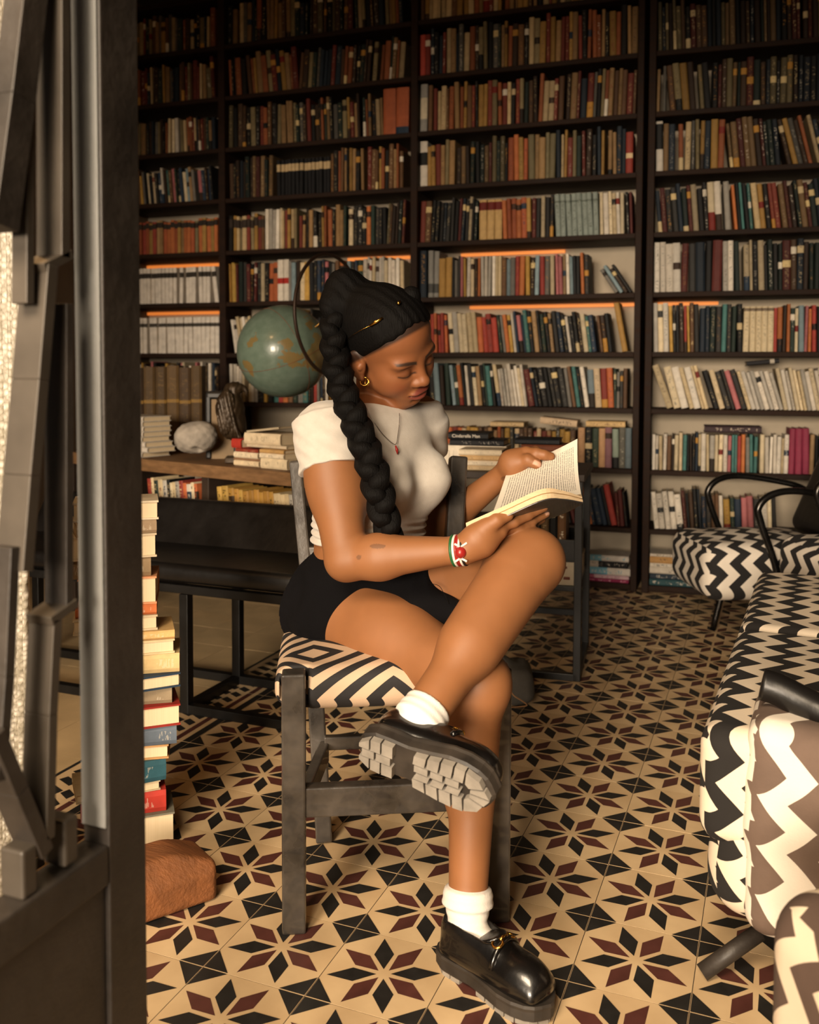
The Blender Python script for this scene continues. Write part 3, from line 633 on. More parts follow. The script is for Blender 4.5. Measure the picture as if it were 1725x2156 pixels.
# largest upright books singly, the rest as one mass
def hidden(x, y):
    if 690 < x < 908 and 590 < y < 870: return True
    if 615 < x < 945 and 850 < y < 1250: return True
    if (x-597)**2+(y-740)**2 < 95**2: return True
    if 930 < x < 1216 and 905 < y < 1250: return True
    if x > 1395 and y > 1120: return True
    if x > 1640 and y > 985: return True
    return x < 296 or (x < 620 and y > 770) or y > 1230 or y < 0 or x > 1735
def ordn(n): return '%d%s' % (n, 'th' if 10 <= n % 100 <= 20 else {1: 'st', 2: 'nd', 3: 'rd'}.get(n % 10, 'th'))
ORDW = ['bottom', 'second', 'third', 'fourth', 'fifth', 'sixth', 'seventh', 'eighth', 'ninth', 'tenth', 'eleventh']
BN = {1: 'bay beside the door', 2: 'bay above the globe', 3: 'bay behind the open book', 4: 'bay behind the armchairs'}
cnt = {}
for b in BOOKS:
    p = pix(b.V[:24].mean(0)); b.vis = not hidden(p[0], p[1]); b.area = b.w*b.h/p[2]**2 if b.vis else 0
    if b.vis: cnt[(b.bay, b.lv)] = cnt.get((b.bay, b.lv), 0)+1; b.no = cnt[(b.bay, b.lv)]
sel = sorted([b for b in BOOKS if b.vis], key=lambda b: -b.area)[:194]; ids = set(id(b) for b in sel)
for b in sel:
    sz = 'thick ' if b.w > .03 else ('slim ' if b.w < .018 else '')
    put_book(b, '%s%s book, %s from left, %s shelf up, %s' % (sz, b.nm, ordn(b.no), ORDW[b.lv], BN[b.bay]), 'upright books in the bookcases')
o = bpy.data.objects.new('shelf_books', books_mesh('shelf_books', [b for b in BOOKS if id(b) not in ids])); COL.objects.link(o)
tag(o, 'mass of smaller upright book spines crowding the upper shelves', 'books', kind='stuff')

# ------------------------------------------------------------------ display table on the left with its shelf, and what lies on it
m_plank = mat('worn_pine', '7A5A3A', .6, var=.3, scale=6, stretch=(1, 10, 10), bump=.2, bscale=30)
m_brown = mat('dark_brown_wood', '2F2218', .6, var=.3, scale=7)
ZT = .69
TA, TB = at_z(296, 966, ZT)*V3(1, 1, 0), at_z(628, 997, ZT)*V3(1, 1, 0)
te = unit(TB-TA); tn = unit(V3(-te[1], te[0], 0)) if False else np.array([-te[1], te[0], 0.0])
BT = (TA, te, tn, 0, 0)
TLEN = .90
tbl = thing('display_table', 'low wooden display table with a shelf of paperbacks, standing behind the black bench', 'table', on(BT, .4, .25, 0))
def slab(name, B, s0, s1, d0, d1_, z0, z1, mm, par, bev=.003):
    return bm_obj(name, box_bm((s1-s0, d1_-d0, z1-z0), frame(B[1], B[2], (0, 0, 1), on(B, (s0+s1)/2, (d0+d1_)/2, (z0+z1)/2)), bev, 2), mm, par)
slab('tabletop', BT, -.5, TLEN, 0, .74, ZT-.048, ZT, m_plank, tbl)
slab('shelf', BT, -.48, TLEN-.02, .02, .6, .38, .40, m_brown, tbl)
slab('divider', BT, .335, .375, .02, .6, .40, ZT-.048, m_brown, tbl); slab('side_panel', BT, TLEN-.03, TLEN, .01, .61, 0, ZT-.048, m_brown, tbl); slab('side_panel', BT, -.5, -.47, .01, .61, 0, ZT-.048, m_brown, tbl)
def loose(B, s, z, w_, h_, lean, pal, label, group, dep=.02, d=.13, c=None, **kw):
    nm, cc, c2, bp = rnd_style(pal)
    if c: cc = np.array(lin(c)[:3])
    b = make_book(bookmat(B, s, z, lean, dep), w_, h_, d, cc, kw.get('c2', c2), kw.get('bp', bp[:2])+(bp[2],), kw.get('txt', 1.0)); return put_book(b, label.replace('*', nm), group)
cur = .0; k = 0
while cur < .285:
    w_ = random.uniform(.014, .028); k += 1; loose(BT, cur+.03, .401, w_, random.uniform(.20, .215), .10, random.choice(['mix', 'redor', 'pale', 'dark']), '* paperback under the tabletop, %s from left in the left compartment' % ordn(k), 'paperbacks on the table shelf'); cur += w_/math.cos(.1)+.001
cur = .405; k = 0
while cur < .80:
    w_ = random.uniform(.018, .036); k += 1; loose(BT, cur+.03, .401, w_, random.uniform(.20, .215), .09, 'yellow' if cur < .68 else 'pale', '* paperback under the tabletop, %s from left in the right compartment' % ordn(k), 'paperbacks on the table shelf', c2=np.array(lin('3A2A18')[:3])); cur += w_/math.cos(.09)+.001
# old leather volumes
fe = unit((RT*1.0+FW*.12)*V3(1, 1, 0)); fn_ = np.array([-fe[1], fe[0], 0]); pv = at(292, 880, 4.02); pv[2] = 0; BV = (pv, fe, fn_, 0, 0); cur = -.03
for k in range(6):
    w_ = random.uniform(.046, .054); loose(BV, cur, ZT+.001, w_, random.uniform(.36, .372), 0, 'leather', 'tall old brown leather volume, %s from the door, behind the rock' % ordn(k+1), 'old leather volumes on the table', .0, .17, c2=np.array(lin('8A6A34')[:3]), bp=(.56, .6), txt=.25); cur += w_+.002
# picture frame leaning behind the eagle
m_frame = mat('black_frame', '14120F', .4); m_matte = mat('faded_print', '8A7458', .8, var=.2)
P0 = at(433, 905, 3.62); P0[2] = ZT+.001; pf = thing('framed_print', 'dark framed print standing between leather volumes and the bronze eagle', 'frame', P0)
BF = (P0, fe, fn_, 0, 0)
slab('frame_side', BF, 0, .022, 0, .10, 0, .25, m_frame, pf, .006); slab('frame_side', BF, .108, .13, 0, .02, 0, .25, m_frame, pf, .006); slab('frame_top', BF, 0, .13, 0, .10, .235, .268, m_frame, pf, .01); slab('print', BF, .02, .11, .008, .014, .0, .24, m_matte, pf, 0)
# bronze eagle
m_bronze = mat('aged_bronze', '3A2D1E', .42, metal=.35, var=.4, scale=30, bump=.3, bscale=60)
E0 = at(492, 905, 3.5); E0[2] = ZT+.001; eg = thing('eagle_statuette', 'bronze eagle statuette with hooked beak beside the rock', 'statuette', E0)
ez = lambda x, y, d=0: at(x, y, 3.5+d)
s = S(); s.cap(ez(492, 900), ez(484, 858), .05, .052, .02); s.cap(ez(484, 858), ez(486, 830), .046, .032, .025); s.ell(ez(492, 818), (.036, .03, .025), None, .012); s.cap(ez(500, 814), ez(512, 817), .017, .012, .01); s.cap(ez(512, 817), ez(519, 824), .011, .008, .006); s.cap(ez(519, 824), ez(519, 836), .008, .002, .004); s.ell(ez(503, 812, -.028), (.006, .006, .006), None, .003, 's')
Vx, Qx = s.mesh(.004, lambda P: np.sin(dot3(P, RT)*330+np.sin(P[..., 2]*60)*2)*.0013); fast_mesh('body', Vx, Qx, m_bronze, eg)
for dd, nm in ((-.045, 'wing'), (.05, 'wing')):
    s = S(); s.ell(ez(476, 868, dd), (.034, .018, .085), np.stack([RT, FW, unit(UP-RT*.22)], 1), .01); s.cap(ez(470, 842, dd), ez(505, 922, dd), .02, .008, .015)
    Vx, Qx = s.mesh(.004, lambda P: np.sin(dot3(P, unit(RT+UP*.22))*520)*.0022); fast_mesh(nm, Vx, Qx, m_bronze, eg)
slab('base', (E0, fe, fn_, 0, 0), -.03, .05, -.05, .05, 0, .022, m_bronze, eg, .004)
# rock
m_rock = mat('grey_rock', '9A9185', .85, var=.35, scale=18, bump=.5, bscale=30)
r0 = at(412, 921, 3.55); s = S(); s.ell(r0, (.074, .065, .062), None, .01); s.ell(r0+RT*.03+UP*.004, (.055, .055, .055), None, .02); s.ell(r0-RT*.035-UP*.005, (.044, .05, .05), None, .02); s.ell(r0+RT*.012-UP*.05-FW*.05, (.015, .03, .015), None, .01, 's'); s.cut((0, 0, ZT+.001), (0, 0, -1), .008)
Vx, Qx = s.mesh(.003, lambda P: (np.sin(P[..., 0]*140)*np.sin(P[..., 1]*120+1)*np.sin(P[..., 2]*160))*.0016)
c0 = np.array([r0[0], r0[1], ZT+.001]); o = fast_mesh('rock', Vx-c0, Qx, m_rock, None); o.location = c0; tag(o, 'rounded pale grey rock lying on the display table', 'rock')
# flat stacks on the table
def pile(B, s, dep, items, group, d=.14):
    z = ZT+.001
    for (w_, L, c, c2, lab, ds, yaw, *rest) in items:
        b = flat_book(B, s+ds, z, w_, L, dep, c, c2, (2, 2), rest[0] if rest else d, 0, yaw, .5); put_book(b, lab, group); z += w_+.0006
GP = 'books piled flat on the display table'
sw = solve_s(BT, 300, .8, .1)-.11
pile(BT, sw, .03, [(.020, .20, 'C9C0B2', '6A6258', 'white magazine-thin book, %s from bottom of the pale stack at the door' % ordn(k+1), [0, .035, .02, 0, .006, .01, .004, .008][k], -.02) for k in range(8)], GP)
sp_ = solve_s(BT, 496, .8, .06)
pile(BT, sp_, .05, [(.020, .13, 'DCC7A4', '6A5A48', 'cream book at the bottom left of the pile right of the eagle', 0, 0), (.008, .135, '8A6A50', '6A5A48', 'thin brown book second from bottom in that left pile', .0, .02), (.022, .125, 'E0CFB2', '6A5A48', 'cream book third from bottom of the pile right of the eagle', .0, 0), (.012, .12, '8A3A2A', 'C8A888', 'thin red book topping the left pile beside the eagle', .01, -.02)], GP, .12)
pile(BT, sp_+.15, .04, [(.036, .13, 'DDCBAA', '6A5A48', 'thick cream book lowest in the pile beside the reading chair', 0, 0), (.018, .12, 'E2D2B6', '6A5A48', 'cream book in the middle of the pile beside the reading chair', -.006, .0), (.014, .12, 'C29A62', '6A5A48', 'tan book topping the pile beside the reading chair', -.004, 0)], GP, .12)
zt = ZT+.001+.0705
for w_, L, c, lab, ds, yaw, d in ((.012, .2, 'CDBCA0', 'thin pale book lying across both piles', .06, .0, .13), (.040, .18, 'D9C6A6', 'thick cream book lying open across the piles', .045, .02, .13)):
    b = flat_book(BT, sp_+ds, zt, w_, L, .06, c, '8A7A60', (2, 2), d, 0, yaw, .4); put_book(b, lab, GP); zt += w_+.0006
b = flat_book(BT, sp_-.012, ZT+.001+.0645, .034, .05, .05, 'A8352A', 'A8352A', (2, 2), .15, 0, 0, 0); put_book(b, 'small red book at the left end of the table piles', GP)
b = flat_book(BT, sp_+.07, zt, .008, .15, .05, 'B8A88C', '8A7A60', (2, 2), .13, .12, .1, 0); put_book(b, 'pale grey pamphlet tilted on top of the piles', GP)
# globe
m_globe = NT('globe_print'); vec = m_globe.coord()
land = m_globe.noise(7.0, vec, 5); lf = m_globe.math('GREATER_THAN', land, .56)
ocean = m_globe.mix(m_globe.noise(40, vec, 4), lin('526556'), lin('76877A')); earth = m_globe.mix(m_globe.noise(30, vec, 4), lin('8A6A3A'), lin('6E6A48'))
m_globe.set(**{'Base Color': m_globe.mix(lf, ocean, earth), 'Roughness': .32, 'Coat Weight': .25}); m_globe.bump(m_globe.noise(60, vec, 4), .06); m_globe = m_globe.m
m_brass = mat('old_brass', '7A5C2C', .35, metal=.8, var=.3); m_hoop = mat('dark_iron_hoop', '3A2A20', .45, metal=.4)
G0 = at(597, 740, 3.5); GR = 97*3.5/FPX; gl = thing('globe', 'large green antique globe tilted on its stand behind her head', 'globe', (G0[0], G0[1], ZT))
bm = bmesh.new(); bmesh.ops.create_uvsphere(bm, u_segments=64, v_segments=32, radius=GR); o = bm_obj('sphere', bm, m_globe, gl, True, False); o.location = (0, 0, float(G0[2]-ZT)); o.rotation_euler = (.5, .3, .4)
for k, nrm in enumerate((unit(RT*.78+UP*.42+FW*.46), unit(UP*.8-RT*.25-FW*.35))):
    a = unit(np.cross(nrm, FW)); c = np.cross(nrm, a); tube('gore_line', [G0+(a*math.cos(t)+c*math.sin(t))*(GR+.0004) for t in np.linspace(0, 2*math.pi, 73)[:-1]], .0009, mat('faded_line', '7A4A34', .6), gl, 5, True)
hc0 = at(697, 663, 3.38); hr = 126*3.38/FPX; hx = unit(RT*.49+FW*.87); tube('meridian_hoop', [hc0+(hx*math.cos(t)+UP*math.sin(t))*hr for t in np.linspace(0, 2*math.pi, 81)[:-1]], .0065, m_hoop, gl, 10, True)
pb = hc0-UP*hr; tube('stem', [pb+UP*.01, pb-UP*.02, pb-UP*.035, V3(pb[0], pb[1], ZT+.03)], .012, m_brass, gl, 14, radii=[.008, .014, .010, .016])
s_ = unit(G0-hc0); tube('axle', [hc0-UP*.0+unit(G0-hc0)*0.0, G0], .004, m_brass, gl, 8)
bm = bmesh.new(); bmesh.ops.create_cone(bm, cap_ends=True, segments=32, radius1=.09, radius2=.07, depth=.03, matrix=Matrix.Translation((float(pb[0]), float(pb[1]), ZT+.0165))); bm_obj('foot', bm, m_hoop, gl)

# ------------------------------------------------------------------ second table on the right with piles of books
m_black = mat('black_steel', '100F0E', .4, metal=.2, var=.3)
RP = at_z(1214, 1436); t2e = unit(V3(.97, .12, 0)*1.0); t2n = np.array([-t2e[1], t2e[0], 0]); B2 = (RP-t2e*.0, t2e, t2n, 0, 0)
t2 = thing('side_table', 'narrow black side table piled with books behind the open paperback', 'table', on(B2, -.3, .2, 0))
slab('tabletop', B2, -.57, .02, 0, .42, .675, .70, m_brown, t2)
for s0 in (-.55, 0):
    for dd in (.0, .39): slab('leg', B2, s0-.013, s0+.013, dd, dd+.026, 0, .675, m_black, t2, .002)
    slab('foot_rail', B2, s0-.012, s0+.012, .02, .40, 0.0, .024, m_black, t2, .002)
slab('stretcher', B2, -.54, .0, .0, .024, .0, .024, m_black, t2, .002); slab('stretcher', B2, -.54, .0, .39, .414, .12, .144, m_black, t2, .002)
slab('lower_shelf', B2, -.55, .0, .02, .4, .30, .318, m_black, t2, .002)
GQ = 'books piled flat on the side table'
def pile2(px0, y0, items, dep, z=.7006, d=.13):
    for (w_, L, c, c2, lab, dx, *o_) in items:
        s0 = solve_s(B2, px0+dx, z, dep); b = flat_book(B2, s0, z, w_, L, dep, c, c2, o_[1] if len(o_) > 1 else (2, 2), d, 0, o_[0] if o_ else 0, o_[2] if len(o_) > 2 else .3); put_book(b, lab, GQ); z += w_+.0006
pile2(968, 990, [(.016, .15, 'CDB48E', '6A5A48', 'tan book lowest of the pile beside the chair post', 0), (.018, .145, 'E4D6BE', '6A5A48', 'cream book second in the pile beside the chair post', 2), (.016, .14, 'D2AE7C', '6A5A48', 'ochre-edged book third in the pile beside the chair post', 0), (.020, .15, 'E2D3B8', '6A5A48', 'cream book topping the pile beside the chair post', -2)], .02)
pile2(1066, 990, [(.05, .13, 'E0D2B8', '6A5A48', 'thick cream book beside her left wrist', 0), (.012, .12, '6A5A4C', '6A5A48', 'thin brown book on the thick cream one near her wrist', 2)], .06)
pile2(935, 990, [(.07, .23, 'E0D4C0', '6A5A48', 'wide cream volume lying under the black books', 0), (.022, .2, '17171A', 'C8C0B4', 'black paperback lying under the spine lettered Man', 12), (.024, .15, '1A1A1C', 'D8D0C4', 'black paperback lettered Cinderella Man on the side table', 8, .0, (2, 2), 0)], .2, .7006, .14)
pile2(1092, 990, [(.055, .155, 'E2D8C4', '6A5A48', 'thick white book lying behind the paperback page', 0), (.024, .17, '6B3A24', '2A1A12', 'brown hardback on the thick white book behind the page', 6), (.02, .16, '16181C', '3A3A3C', 'black hardback topping the stack behind the paperback page', -8)], .2)
bkc = [o for o in bpy.data.objects if o.name.startswith('book') and o.get('label', '').startswith('black paperback lettered')][0]
tc = bpy.data.curves.new('title', 'FONT'); tc.body = 'Cinderella Man'; tc.size = .017; tc.extrude = .0002; tc.align_x = 'LEFT'; tc.align_y = 'CENTER'; tc.materials.append(mat('cream_ink', 'D8CFC0', .6))
to = bpy.data.objects.new('title', tc); tme = bpy.data.meshes.new_from_object(to); bpy.data.objects.remove(to); to = bpy.data.objects.new('title', tme); COL.objects.link(to); z_ = .7006+.07+.022+.0012+.012
pz = on(B2, solve_s(B2, 952, z_, .2), .199, z_); to.matrix_world = frame(t2e, (0, 0, 1), -t2n, pz); mw = to.matrix_world.copy(); to.parent = bkc; to.matrix_parent_inverse = Matrix.Translation(-bkc.location)
# printed carton and a dark crate of books on the lower shelf
m_cart = mat('printed_carton', 'B9AC98', .8, var=.2, scale=9, col2='CBBFA9')
ct = thing('carton', 'pale printed carton on the lower shelf of the side table', 'carton', on(B2, -.14, .12, .3185))
slab('box', B2, -.26, .0, .03, .30, .3185, .385, m_cart, ct, .002); slab('lid', B2, -.262, .002, .028, .302, .383, .398, m_cart, ct, .002)
m_redp = mat('red_print', '6A3A30', .8)
for x_, z_ in ((-.06, .375), (-.09, .345), (-.05, .338)): slab('print_mark', B2, x_, x_+.022, .0292, .0300, z_, z_+.010, m_redp, ct, 0)
ZC = .3985
bx_ = thing('book_crate', 'dark open crate holding upright books, standing on the printed carton', 'crate', on(B2, -.12, .2, ZC))
slab('panel', B2, -.27, -.005, .03, .042, ZC, ZC+.075, m_black, bx_, .002); slab('panel', B2, -.27, -.005, .29, .302, ZC, ZC+.075, m_black, bx_, .002); slab('panel', B2, -.27, -.258, .042, .29, ZC, ZC+.075, m_black, bx_, .002); slab('panel', B2, -.017, -.005, .042, .29, ZC, ZC+.075, m_black, bx_, .002); slab('bottom', B2, -.27, -.005, .03, .302, ZC, ZC+.005, m_black, bx_, 0)
cur = -.25
for k in range(7):
    w_ = random.uniform(.022, .034); nm, cc, c2, bp = rnd_style('olddark' if k % 3 else 'tan'); b = make_book(bookmat(B2, cur, ZC+.0055, 0, .055), w_, random.uniform(.15, .165), .12, cc, c2, bp); put_book(b, '%s book standing %s from left in the dark crate' % (nm, ordn(k+1)), 'books standing in the crate'); cur += w_+.001
# slumped grey bag on the floor behind her knee
m_bag = mat('grey_suede', '4A4640', .9, var=.2, scale=30, bump=.2, bscale=120); m_tan = mat('tan_piping', 'A07A54', .7)
g0 = at_z(1080, 1492); bg = thing('cloth_bag', 'slumped dark grey cloth bag with tan seam on the floor behind her knee', 'bag', g0)
s = S(); Mb = np.stack([unit(RT*V3(1, 1, 0)), unit(FW*V3(1, 1, 0)), V3(0, 0, 1)], 1); s.box(g0+V3(0, 0, .055)+Mb[:, 1]*.09-Mb[:, 0]*.03, (.10, .08, .055), .03, Mb); s.ell(g0+V3(0, 0, .09)+Mb[:, 1]*.10-Mb[:, 0]*.06, (.07, .06, .06), Mb, .03); s.cut((0, 0, .002), (0, 0, -1), .004); Vx, Qx = s.mesh(.005, lambda P: np.sin(P[..., 0]*70+P[..., 2]*60)*.003); fast_mesh('body', Vx, Qx, m_bag, bg)
tube('seam', spline([at(1068, 1436, 2.52), at(1080, 1462, 2.50), at(1100, 1476, 2.50), at(1108, 1486, 2.50), at(1066, 1490, 2.49)], 6), .0022, m_tan, bg, 6)

# ------------------------------------------------------------------ black bench(es) on sled frames, left
m_vinyl = mat('black_vinyl', '141211', .38, var=.3, scale=10, bump=.08, bscale=40)
def bench(x0, x1, y0, y1, zt, label, frame_=True):
    t = thing('bench', label, 'bench', ((x0+x1)/2, (y0+y1)/2, 0))
    s = S(); s.box(((x0+x1)/2, (y0+y1)/2, zt-.03), ((x1-x0)/2, (y1-y0)/2, .03), .024)
    Vx, Qx = s.mesh(.008); fast_mesh('seat_pad', Vx, Qx, m_vinyl, t)
    zr = zt-.061
    for (a, b_) in (((x0, y0), (x1, y0)), ((x0, y1), (x1, y1))): bm_obj('seat_rail', bar_bm((a[0], a[1]+(.015 if a[1] == y0 else -.015), zr-.014), (b_[0], b_[1]+(.015 if a[1] == y0 else -.015), zr-.014), .026, .028, (0, 0, 1), .002), m_black, t)
    for x in ((x1-.39 if x1 > -.6 else x1-.08), x0+.05):
        for y in (y0+.015, y1-.015): bm_obj('leg', bar_bm((x, y, .0), (x, y, zr-.028), .03, .03, (1, 0, 0), .002), m_black, t)
        bm_obj('floor_bar', bar_bm((x, y0+.03, .014), (x, y1-.03, .014), .028, .028, (1, 0, 0), .002), m_black, t)
    bm_obj('floor_bar', bar_bm((x0+.065, y0+.015, .014), (x1-.02, y0+.015, .014), .028, .028, (0, 0, 1), .002), m_black, t)
    bm_obj('floor_bar', bar_bm((x0+.065, y1-.015, .014), (x1-.02, y1-.015, .014), .028, .028, (0, 0, 1), .002), m_black, t)
    return t
bn = bench(-1.75, -.455, .875, 1.19, .455, 'black vinyl bench with glossy front edge and low back, left of the reading chair')
s = S(); b0, b1 = V3(0, 1.195, .44), V3(0, 1.275, .55); uu_ = unit(b1-b0); s.box(V3(-1.1, 0, 0)+(b0+b1)/2, (.645, .03, .11), .028, np.stack([V3(1, 0, 0), np.cross(uu_, V3(1, 0, 0)), uu_], 1))
Vx, Qx = s.mesh(.008); fast_mesh('backrest', Vx, Qx, m_vinyl, bn)

# ------------------------------------------------------------------ the reading chair
m_chair = mat('worn_black_paint', '24211E', .30, var=.5, scale=10, bump=.12, bscale=35, col2='575049', coat=.5)
q = NT('diamond_cloth'); vec = q.coord(); sx_ = q.n('ShaderNodeSeparateXYZ'); q.l(vec, sx_.inputs[0])
u_ = q.math('PINGPONG', q.math('ADD', sx_.outputs[0], .137), .15); v_ = q.math('PINGPONG', q.math('ADD', q.math('ADD', sx_.outputs[1], sx_.outputs[2]), .03), .15)
pt = q.math('GREATER_THAN', q.math('FRACT', q.math('DIVIDE', q.math('ADD', u_, q.math('MULTIPLY', v_, 1.15)), .060)), .52)
q.set(**{'Base Color': q.mix(pt, lin('BCA288'), lin('161416')), 'Roughness': .75}); q.bump(q.noise(300, vec, 2), .15, .002); m_diam = q.m
FL, FR, RL = at_z(620, 1956), at_z(1046, 1932), at_z(683, 1768)
cxa = unit(FR-FL); cya = unit(V3(-.40, .916, 0)); RR = RL+(FR-FL)*.86
rc_ = thing('reading_chair', 'worn black wooden chair with diamond-patterned seat under the woman', 'chair', (FL+FR+RL+RR)/4)
ZL = .488
for P0, top in ((FL, FL+V3(0, 0, 0)), (FR, FR)): bm_obj('front_leg', bar_bm((P0[0], P0[1], 0), (P0[0], P0[1], ZL), .044, .040, cxa, .004), m_chair, rc_)
tops = {'L': at(622, 972, 2.13), 'R': at(965, 962, 2.13)}; seatp = {'L': at(655, 1300, 2.07), 'R': at(946, 1300, 2.07)}
for P0, k in ((RL, 'L'), (RR, 'R')):
    bmm = bar_bm((P0[0], P0[1], 0), seatp[k], .036, .044, cxa, .004)
    bar_bm(seatp[k]-UP*.01, tops[k], .028 if k == 'L' else .040, .046, cxa, .005, bmm); bm_obj('rear_post', bmm, m_chair, rc_)
bm_obj('back_rail', bar_bm(lerp(seatp['L'], tops['L'], .28)+FW*.0, lerp(seatp['R'], tops['R'], .28), .12, .02, UP, .004), m_chair, rc_)
def rail(a, b_, z, w_, h_): bm_obj('stretcher', bar_bm((a[0], a[1], z), (b_[0], b_[1], z), h_, w_, (0, 0, 1), .003), m_chair, rc_)
rail(FL, FR, .245, .028, .056); rail(RL, RR, .22, .02, .03); rail(RL, RR, .36, .02, .03); rail(FL, RL, .20, .022, .045); rail(FR, RR, .20, .022, .045);
cs_ = (FL+FR+RL+RR)/4; cu_ = S(); Mc = np.stack([cxa, unit(cya-cxa*(cya@cxa)), V3(0, 0, 1)], 1)
oc = cs_+V3(0, 0, .45)-Mc[:, 0]*.034-Mc[:, 1]*.0
cu_.box((0, 0, 0), (.208, .165, .042), .036); cu_.ell((0, 0, .01), (.18, .15, .045), None, .02)
for k, P0 in ((0, FL), (1, FR)):
    lp = (P0-oc)@Mc; cu_.box((lp[0], lp[1], 0), (.026, .024, .1), .003, None, .008, 's')
Vx, Qx = cu_.mesh(.004); o = fast_mesh('seat_cushion', Vx, Qx, m_diam, rc_, world=False)
o.matrix_local = Matrix.Translation(-rc_.location) @ frame(Mc[:, 0], Mc[:, 1], Mc[:, 2], oc)

# ------------------------------------------------------------------ zigzag armchairs and the low sofa on the right
def zig(name, light, dark, ax, pitch=.085, per=.083, amp=.021):
    "zigzag stripes: they run along the unwrapped second axis, teeth point along the first"
    q = NT(name); vec = q.coord(); sp_ = q.n('ShaderNodeSeparateXYZ'); q.l(vec, sp_.inputs[0]); X, Y, Z = sp_.outputs
    nr = q.n('ShaderNodeSeparateXYZ'); q.l(q.coord('Normal'), nr.inputs[0]); ab = [q.math('ABSOLUTE', o_) for o_ in nr.outputs]
    i0, i1 = (0, 1) if ax == 'x' else (1, 0); main, oth = (X, Y) if ax == 'x' else (Y, X)
    side = q.math('MULTIPLY', q.math('GREATER_THAN', ab[i0], ab[i1]), q.math('GREATER_THAN', ab[i0], ab[2]))   # faces that look along the stripes' own axis
    a = q.math('MULTIPLY_ADD', q.math('SUBTRACT', oth, main), side, main)
    run = q.math('SUBTRACT', q.math('MULTIPLY_ADD', q.math('SUBTRACT', main, oth), side, oth), Z)
    zz = q.math('MULTIPLY', q.math('PINGPONG', run, per/2), 2*amp/per*2)
    f = q.math('GREATER_THAN', q.math('FRACT', q.math('DIVIDE', q.math('ADD', a, zz), pitch)), .5)
    wash = q.noise(18, vec, 4)
    q.set(**{'Base Color': q.mix(f, q.mix(wash, lin(light), tuple(min(1, c*1.15) for c in lin(light)[:3])+(1,)), q.mix(wash, lin(dark), tuple(c*1.8 for c in lin(dark)[:3])+(1,))), 'Roughness': .9}); q.bump(q.noise(260, vec, 3), .2, .002)
    return q.m
m_zigA = zig('zigzag_black', 'D2C8BA', '151313', 'x'); m_zigB = zig('zigzag_black_lit', 'DDD2C4', '54443A', 'x')  # second cloth is the black one, browned to stand for direct light
m_steel = mat('dark_chrome', '3A3836', .25, metal=.9, var=.2)
def cushion(name, par, c, ex, ey, half, rad, mm, puff=.015, sag=None, vox=.006, bump_=None):
    s = S(); s.box((0, 0, 0), half, rad, None); s.ell((0, 0, half[2]*.3), (half[0]*.96, half[1]*.96, half[2]*.75+puff), None, .03)
    Vx, Qx = s.mesh(vox, bump_); o = fast_mesh(name, Vx, Qx, mm, par, world=False)
    o.matrix_local = Matrix.Translation(-par.location) @ frame(ex, ey, (0, 0, 1), c); return o
def armchair(front_c, face, zt, w_, dp, label, mm=m_zigA, thick=.16, arms=(1, -1), back_h=.40):
    f = unit(V3(face[0], face[1], 0)); sd = np.array([-f[1], f[0], 0]); c = V3(front_c[0], front_c[1], 0)-f*dp/2
    t = thing('armchair', label, 'armchair', c)
    cushion('seat', t, c+V3(0, 0, zt-thick/2), f, sd, (dp/2, w_/2, thick/2), .06, mm)
    s = S(); bk0 = c-f*(dp/2+.02)+V3(0, 0, zt-.02); bk1 = c-f*(dp/2+.20)+V3(0, 0, zt+back_h)
    u = unit(bk1-bk0); s.box((bk0+bk1)/2, (.05, w_/2, np.linalg.norm(bk1-bk0)/2), .045, np.stack([np.cross(sd, u), sd, u], 1)); Vx, Qx = s.mesh(.008); fast_mesh('backrest', Vx, Qx, m_vinyl, t)
    zb = zt-thick
    for sg in arms:
        o_ = sd*(w_/2+.03)*sg
        pts = [c+f*(dp/2-.20)+o_+V3(0, 0, .0), c+f*(dp/2-.25)+o_+V3(0, 0, zb+.06), c+f*(dp/2-.18)+o_+V3(0, 0, zt+.08), c+f*(dp/2-.17)+o_+V3(0, 0, zt+.14), c+f*(dp/2-.22)+o_+V3(0, 0, zt+.185), c+f*(dp/2-.32)+o_+V3(0, 0, zt+.195), c-f*(dp/2+.02)+o_+V3(0, 0, zt+.16), c-f*(dp/2+.10)+o_+V3(0, 0, zt+.12)]
        tube('arm_tube', spline(pts, 6), .0125, m_steel, t, 10)
        tube('rear_leg', [c-f*(dp/2-.04)+o_+V3(0, 0, zb+.02), c-f*(dp/2+.06)+o_+V3(0, 0, .0)], .0125, m_steel, t, 10)
        tube('seat_rail', [c+f*(dp/2-.23)+o_+V3(0, 0, zb+.05), c-f*(dp/2-.04)+o_+V3(0, 0, zb+.03)], .0125, m_steel, t, 10)
    tube('cross_bar', [c+f*(dp/2-.22)-sd*(w_/2+.03)+V3(0, 0, zb-.008), c+f*(dp/2-.22)+sd*(w_/2+.03)+V3(0, 0, zb-.008)], .01, m_steel, t, 8)
    return t
fA = unit(-RT*1.0-FW*.06)
armchair(at_z(1446, 1171, .35), fA, .43, .41, .50, 'far zigzag armchair with bent tube arms and black back, nearest the bookcase', thick=.21)
armchair(at_z(1690, 1194, .42), unit(-RT*.99-FW*.10), .50, .38, .50, 'middle zigzag armchair partly hidden behind the zigzag sofa', thick=.17)
